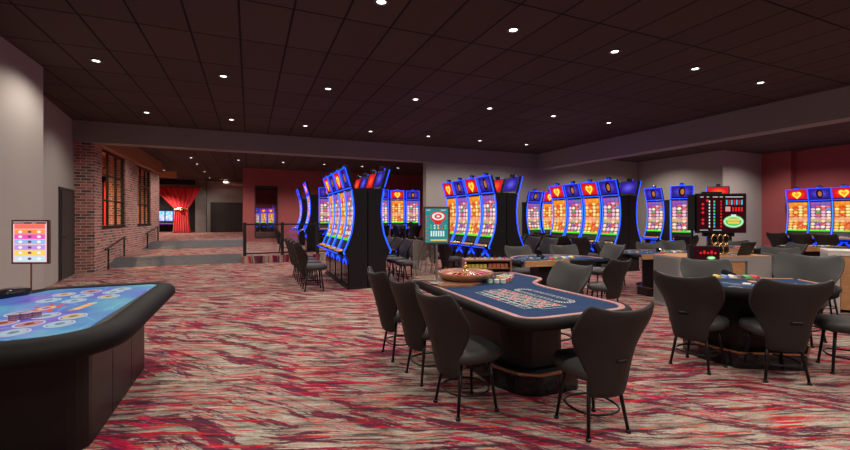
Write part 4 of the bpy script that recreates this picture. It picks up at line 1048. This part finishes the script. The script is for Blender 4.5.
# ------------------------------------------------------------------ curtains, sofa, duct
def redcloth():
    k = N('red velvet'); g = k.coord(); f = k.noise(k.mapping(g, (6, 6, .6)), 2, 3)
    return k.pbr(k.mix(f, (.45, .004, .012), (.85, .012, .03)), .6, Sheen_Weight=.3)
M['velvet'] = redcloth()
DR = thing('red_curtain', 'large red swag curtain gathered with a gold bow at the corridor end', 'curtain', (-4.15, 31.0, .46))
def drape(u, v):
    # v 0 floor .. 1 top ; tail, gather at z 1.55, then flare to the left and right at the top
    z = 3.0 * v; cx, w = 0, .42
    if z < 1.55: t = z / 1.55; w = .50 - .12 * t; cx = .12 - .02 * t
    else:
        t = (z - 1.55) / 1.45; w = .36 + 1.0 * t ** .9; cx = .10 - .26 * t
    x = cx + (u - .5) * 2 * w; return (x, -.09 * math.sin(u * PI * 14) * (1 - .3 * v) - .05, z)
m = MB(); m.grid(drape, 84, 24); o = part('drape', m, 'velvet', DR, smooth=True); sm = o.modifiers.new('s', 'SOLIDIFY'); sm.thickness = .02
m = MB(); m.tube([(-.30, -.2, 1.50), (.10, -.22, 1.64), (.50, -.2, 1.50)], .045, 8); m.lathe([(0, -.10), (.13, -.02), (.10, .06), (0, .09)], 12, (.10, -.24, 1.50)); part('gold_bow', m, 'brass', DR, 'gold bow tie-back')
D2 = thing('red_curtain', 'short red curtain swept to the left beside the brick wall end', 'curtain', (-7.55, 31.3, .46))
m = MB()
def dr2(u, v):
    z = .95 + 1.75 * v; w = (.18 + .95 * (v * (1.25 - v) * 3.0) ** 1.0 * .9); return (-.3 + u * max(.2, w), -.06 * math.sin(u * PI * 12) - .05, z)
m.grid(dr2, 60, 14); o = part('drape', m, 'velvet', D2, smooth=True); sm = o.modifiers.new('s', 'SOLIDIFY'); sm.thickness = .02
m = MB(); m.tube([(-.4, 0, 2.72), (2.0, 0, 2.72)], .03, 8); part('rod', m, 'iron', D2)
SF = thing('lounge_chair', 'cream lounge chair with high back under the blue slot machines', 'chair', (-6.3, 32.6, .46), math.radians(20))
m = MB(); m.box(-.55, .55, -.3, .3, .22, .48); part('seat', m, 'ivory', SF, bevel=.05, seg=3)
m = MB(); m.box(-.55, .55, .2, .38, .3, .95); part('backrest', m, 'ivory', SF, bevel=.06, seg=3)
for sx in (-1, 1):
    for sy in (-1, 1): m = MB(); m.tube([(sx * .45, sy * .24, 0), (sx * .45, sy * .24, .24)], .025, 8); part('leg', m, 'black', SF)
m = MB(); m.tube([(0, 0, 0), (1.6, 0, 0)], .13, 16); o = m.build('ceiling_duct', 'duct', None, (-1.55, 30.4, 3.72), smooth=False); tag(o, 'pale horizontal duct under the ceiling above the dark double door', 'duct')
# red curtain seen through the brick wall window
m = MB(); m.grid(lambda u, v: (u * .9, .05 * math.sin(u * PI * 14), 2.6 * v), 80, 4); o = m.build('red_curtain', 'velvet', None, (-5.95, 22.6, .47), smooth=True); sm = o.modifiers.new('s', 'SOLIDIFY'); sm.thickness = .02; tag(o, 'red curtain seen through the near window in the brick wall', 'curtain')

# ------------------------------------------------------------------ extra spots without fixtures: side room, curtain, lounges
def area(x, y, z, sx, sy, power, col, rot=(0, 0, 0)):
    L = bpy.data.lights.new('room_light', 'AREA'); L.shape = 'RECTANGLE'; L.size = sx; L.size_y = sy; L.energy = power; L.color = col
    o = bpy.data.objects.new('room_light', L); o.location = (x, y, z); o.rotation_euler = rot; COL.objects.link(o)
for y in (14.5, 17.6, 21.0): spot(-5.2, y, 3.8, 800, (1, .62, .32), 140, .8)
spot(-7.4, 17.5, 3.8, 900, (1, .62, .32), 140, .8); spot(-7.6, 20.5, 3.8, 700, (1, .62, .32), 140, .8)
spot(-5.0, 29.4, 3.8, 900, (1, .75, .6), 120, .7); spot(-6.2, 33.2, 3.8, 140, (1, .8, .7), 140, .7)
spot(1.0, 37, 3.8, 200, (1, .7, .6), 140, .7); spot(1.0, 27, 3.8, 160, (1, .7, .6), 140, .7)

w = bpy.data.worlds.new('world'); scene.world = w; w.use_nodes = True
w.node_tree.nodes['Background'].inputs[0].default_value = (.9, .8, .78, 1); w.node_tree.nodes['Background'].inputs[1].default_value = .02

# ------------------------------------------------------------------ camera
cam = bpy.data.cameras.new('camera'); co = bpy.data.objects.new('camera', cam); COL.objects.link(co)
co.location = (0, 0, 1.45); co.rotation_euler = (PI / 2, 0, -YAW)
cam.sensor_width = 36; cam.lens = 412.7 / 850 * 36; cam.shift_y = (217.7 - 225) / 850
cam.clip_start = .05
scene.camera = co
scene.view_settings.view_transform = 'Standard'; scene.view_settings.look = 'None'; scene.view_settings.gamma = 1
scene.view_settings.use_curve_mapping = False
scene.view_settings.exposure = 0
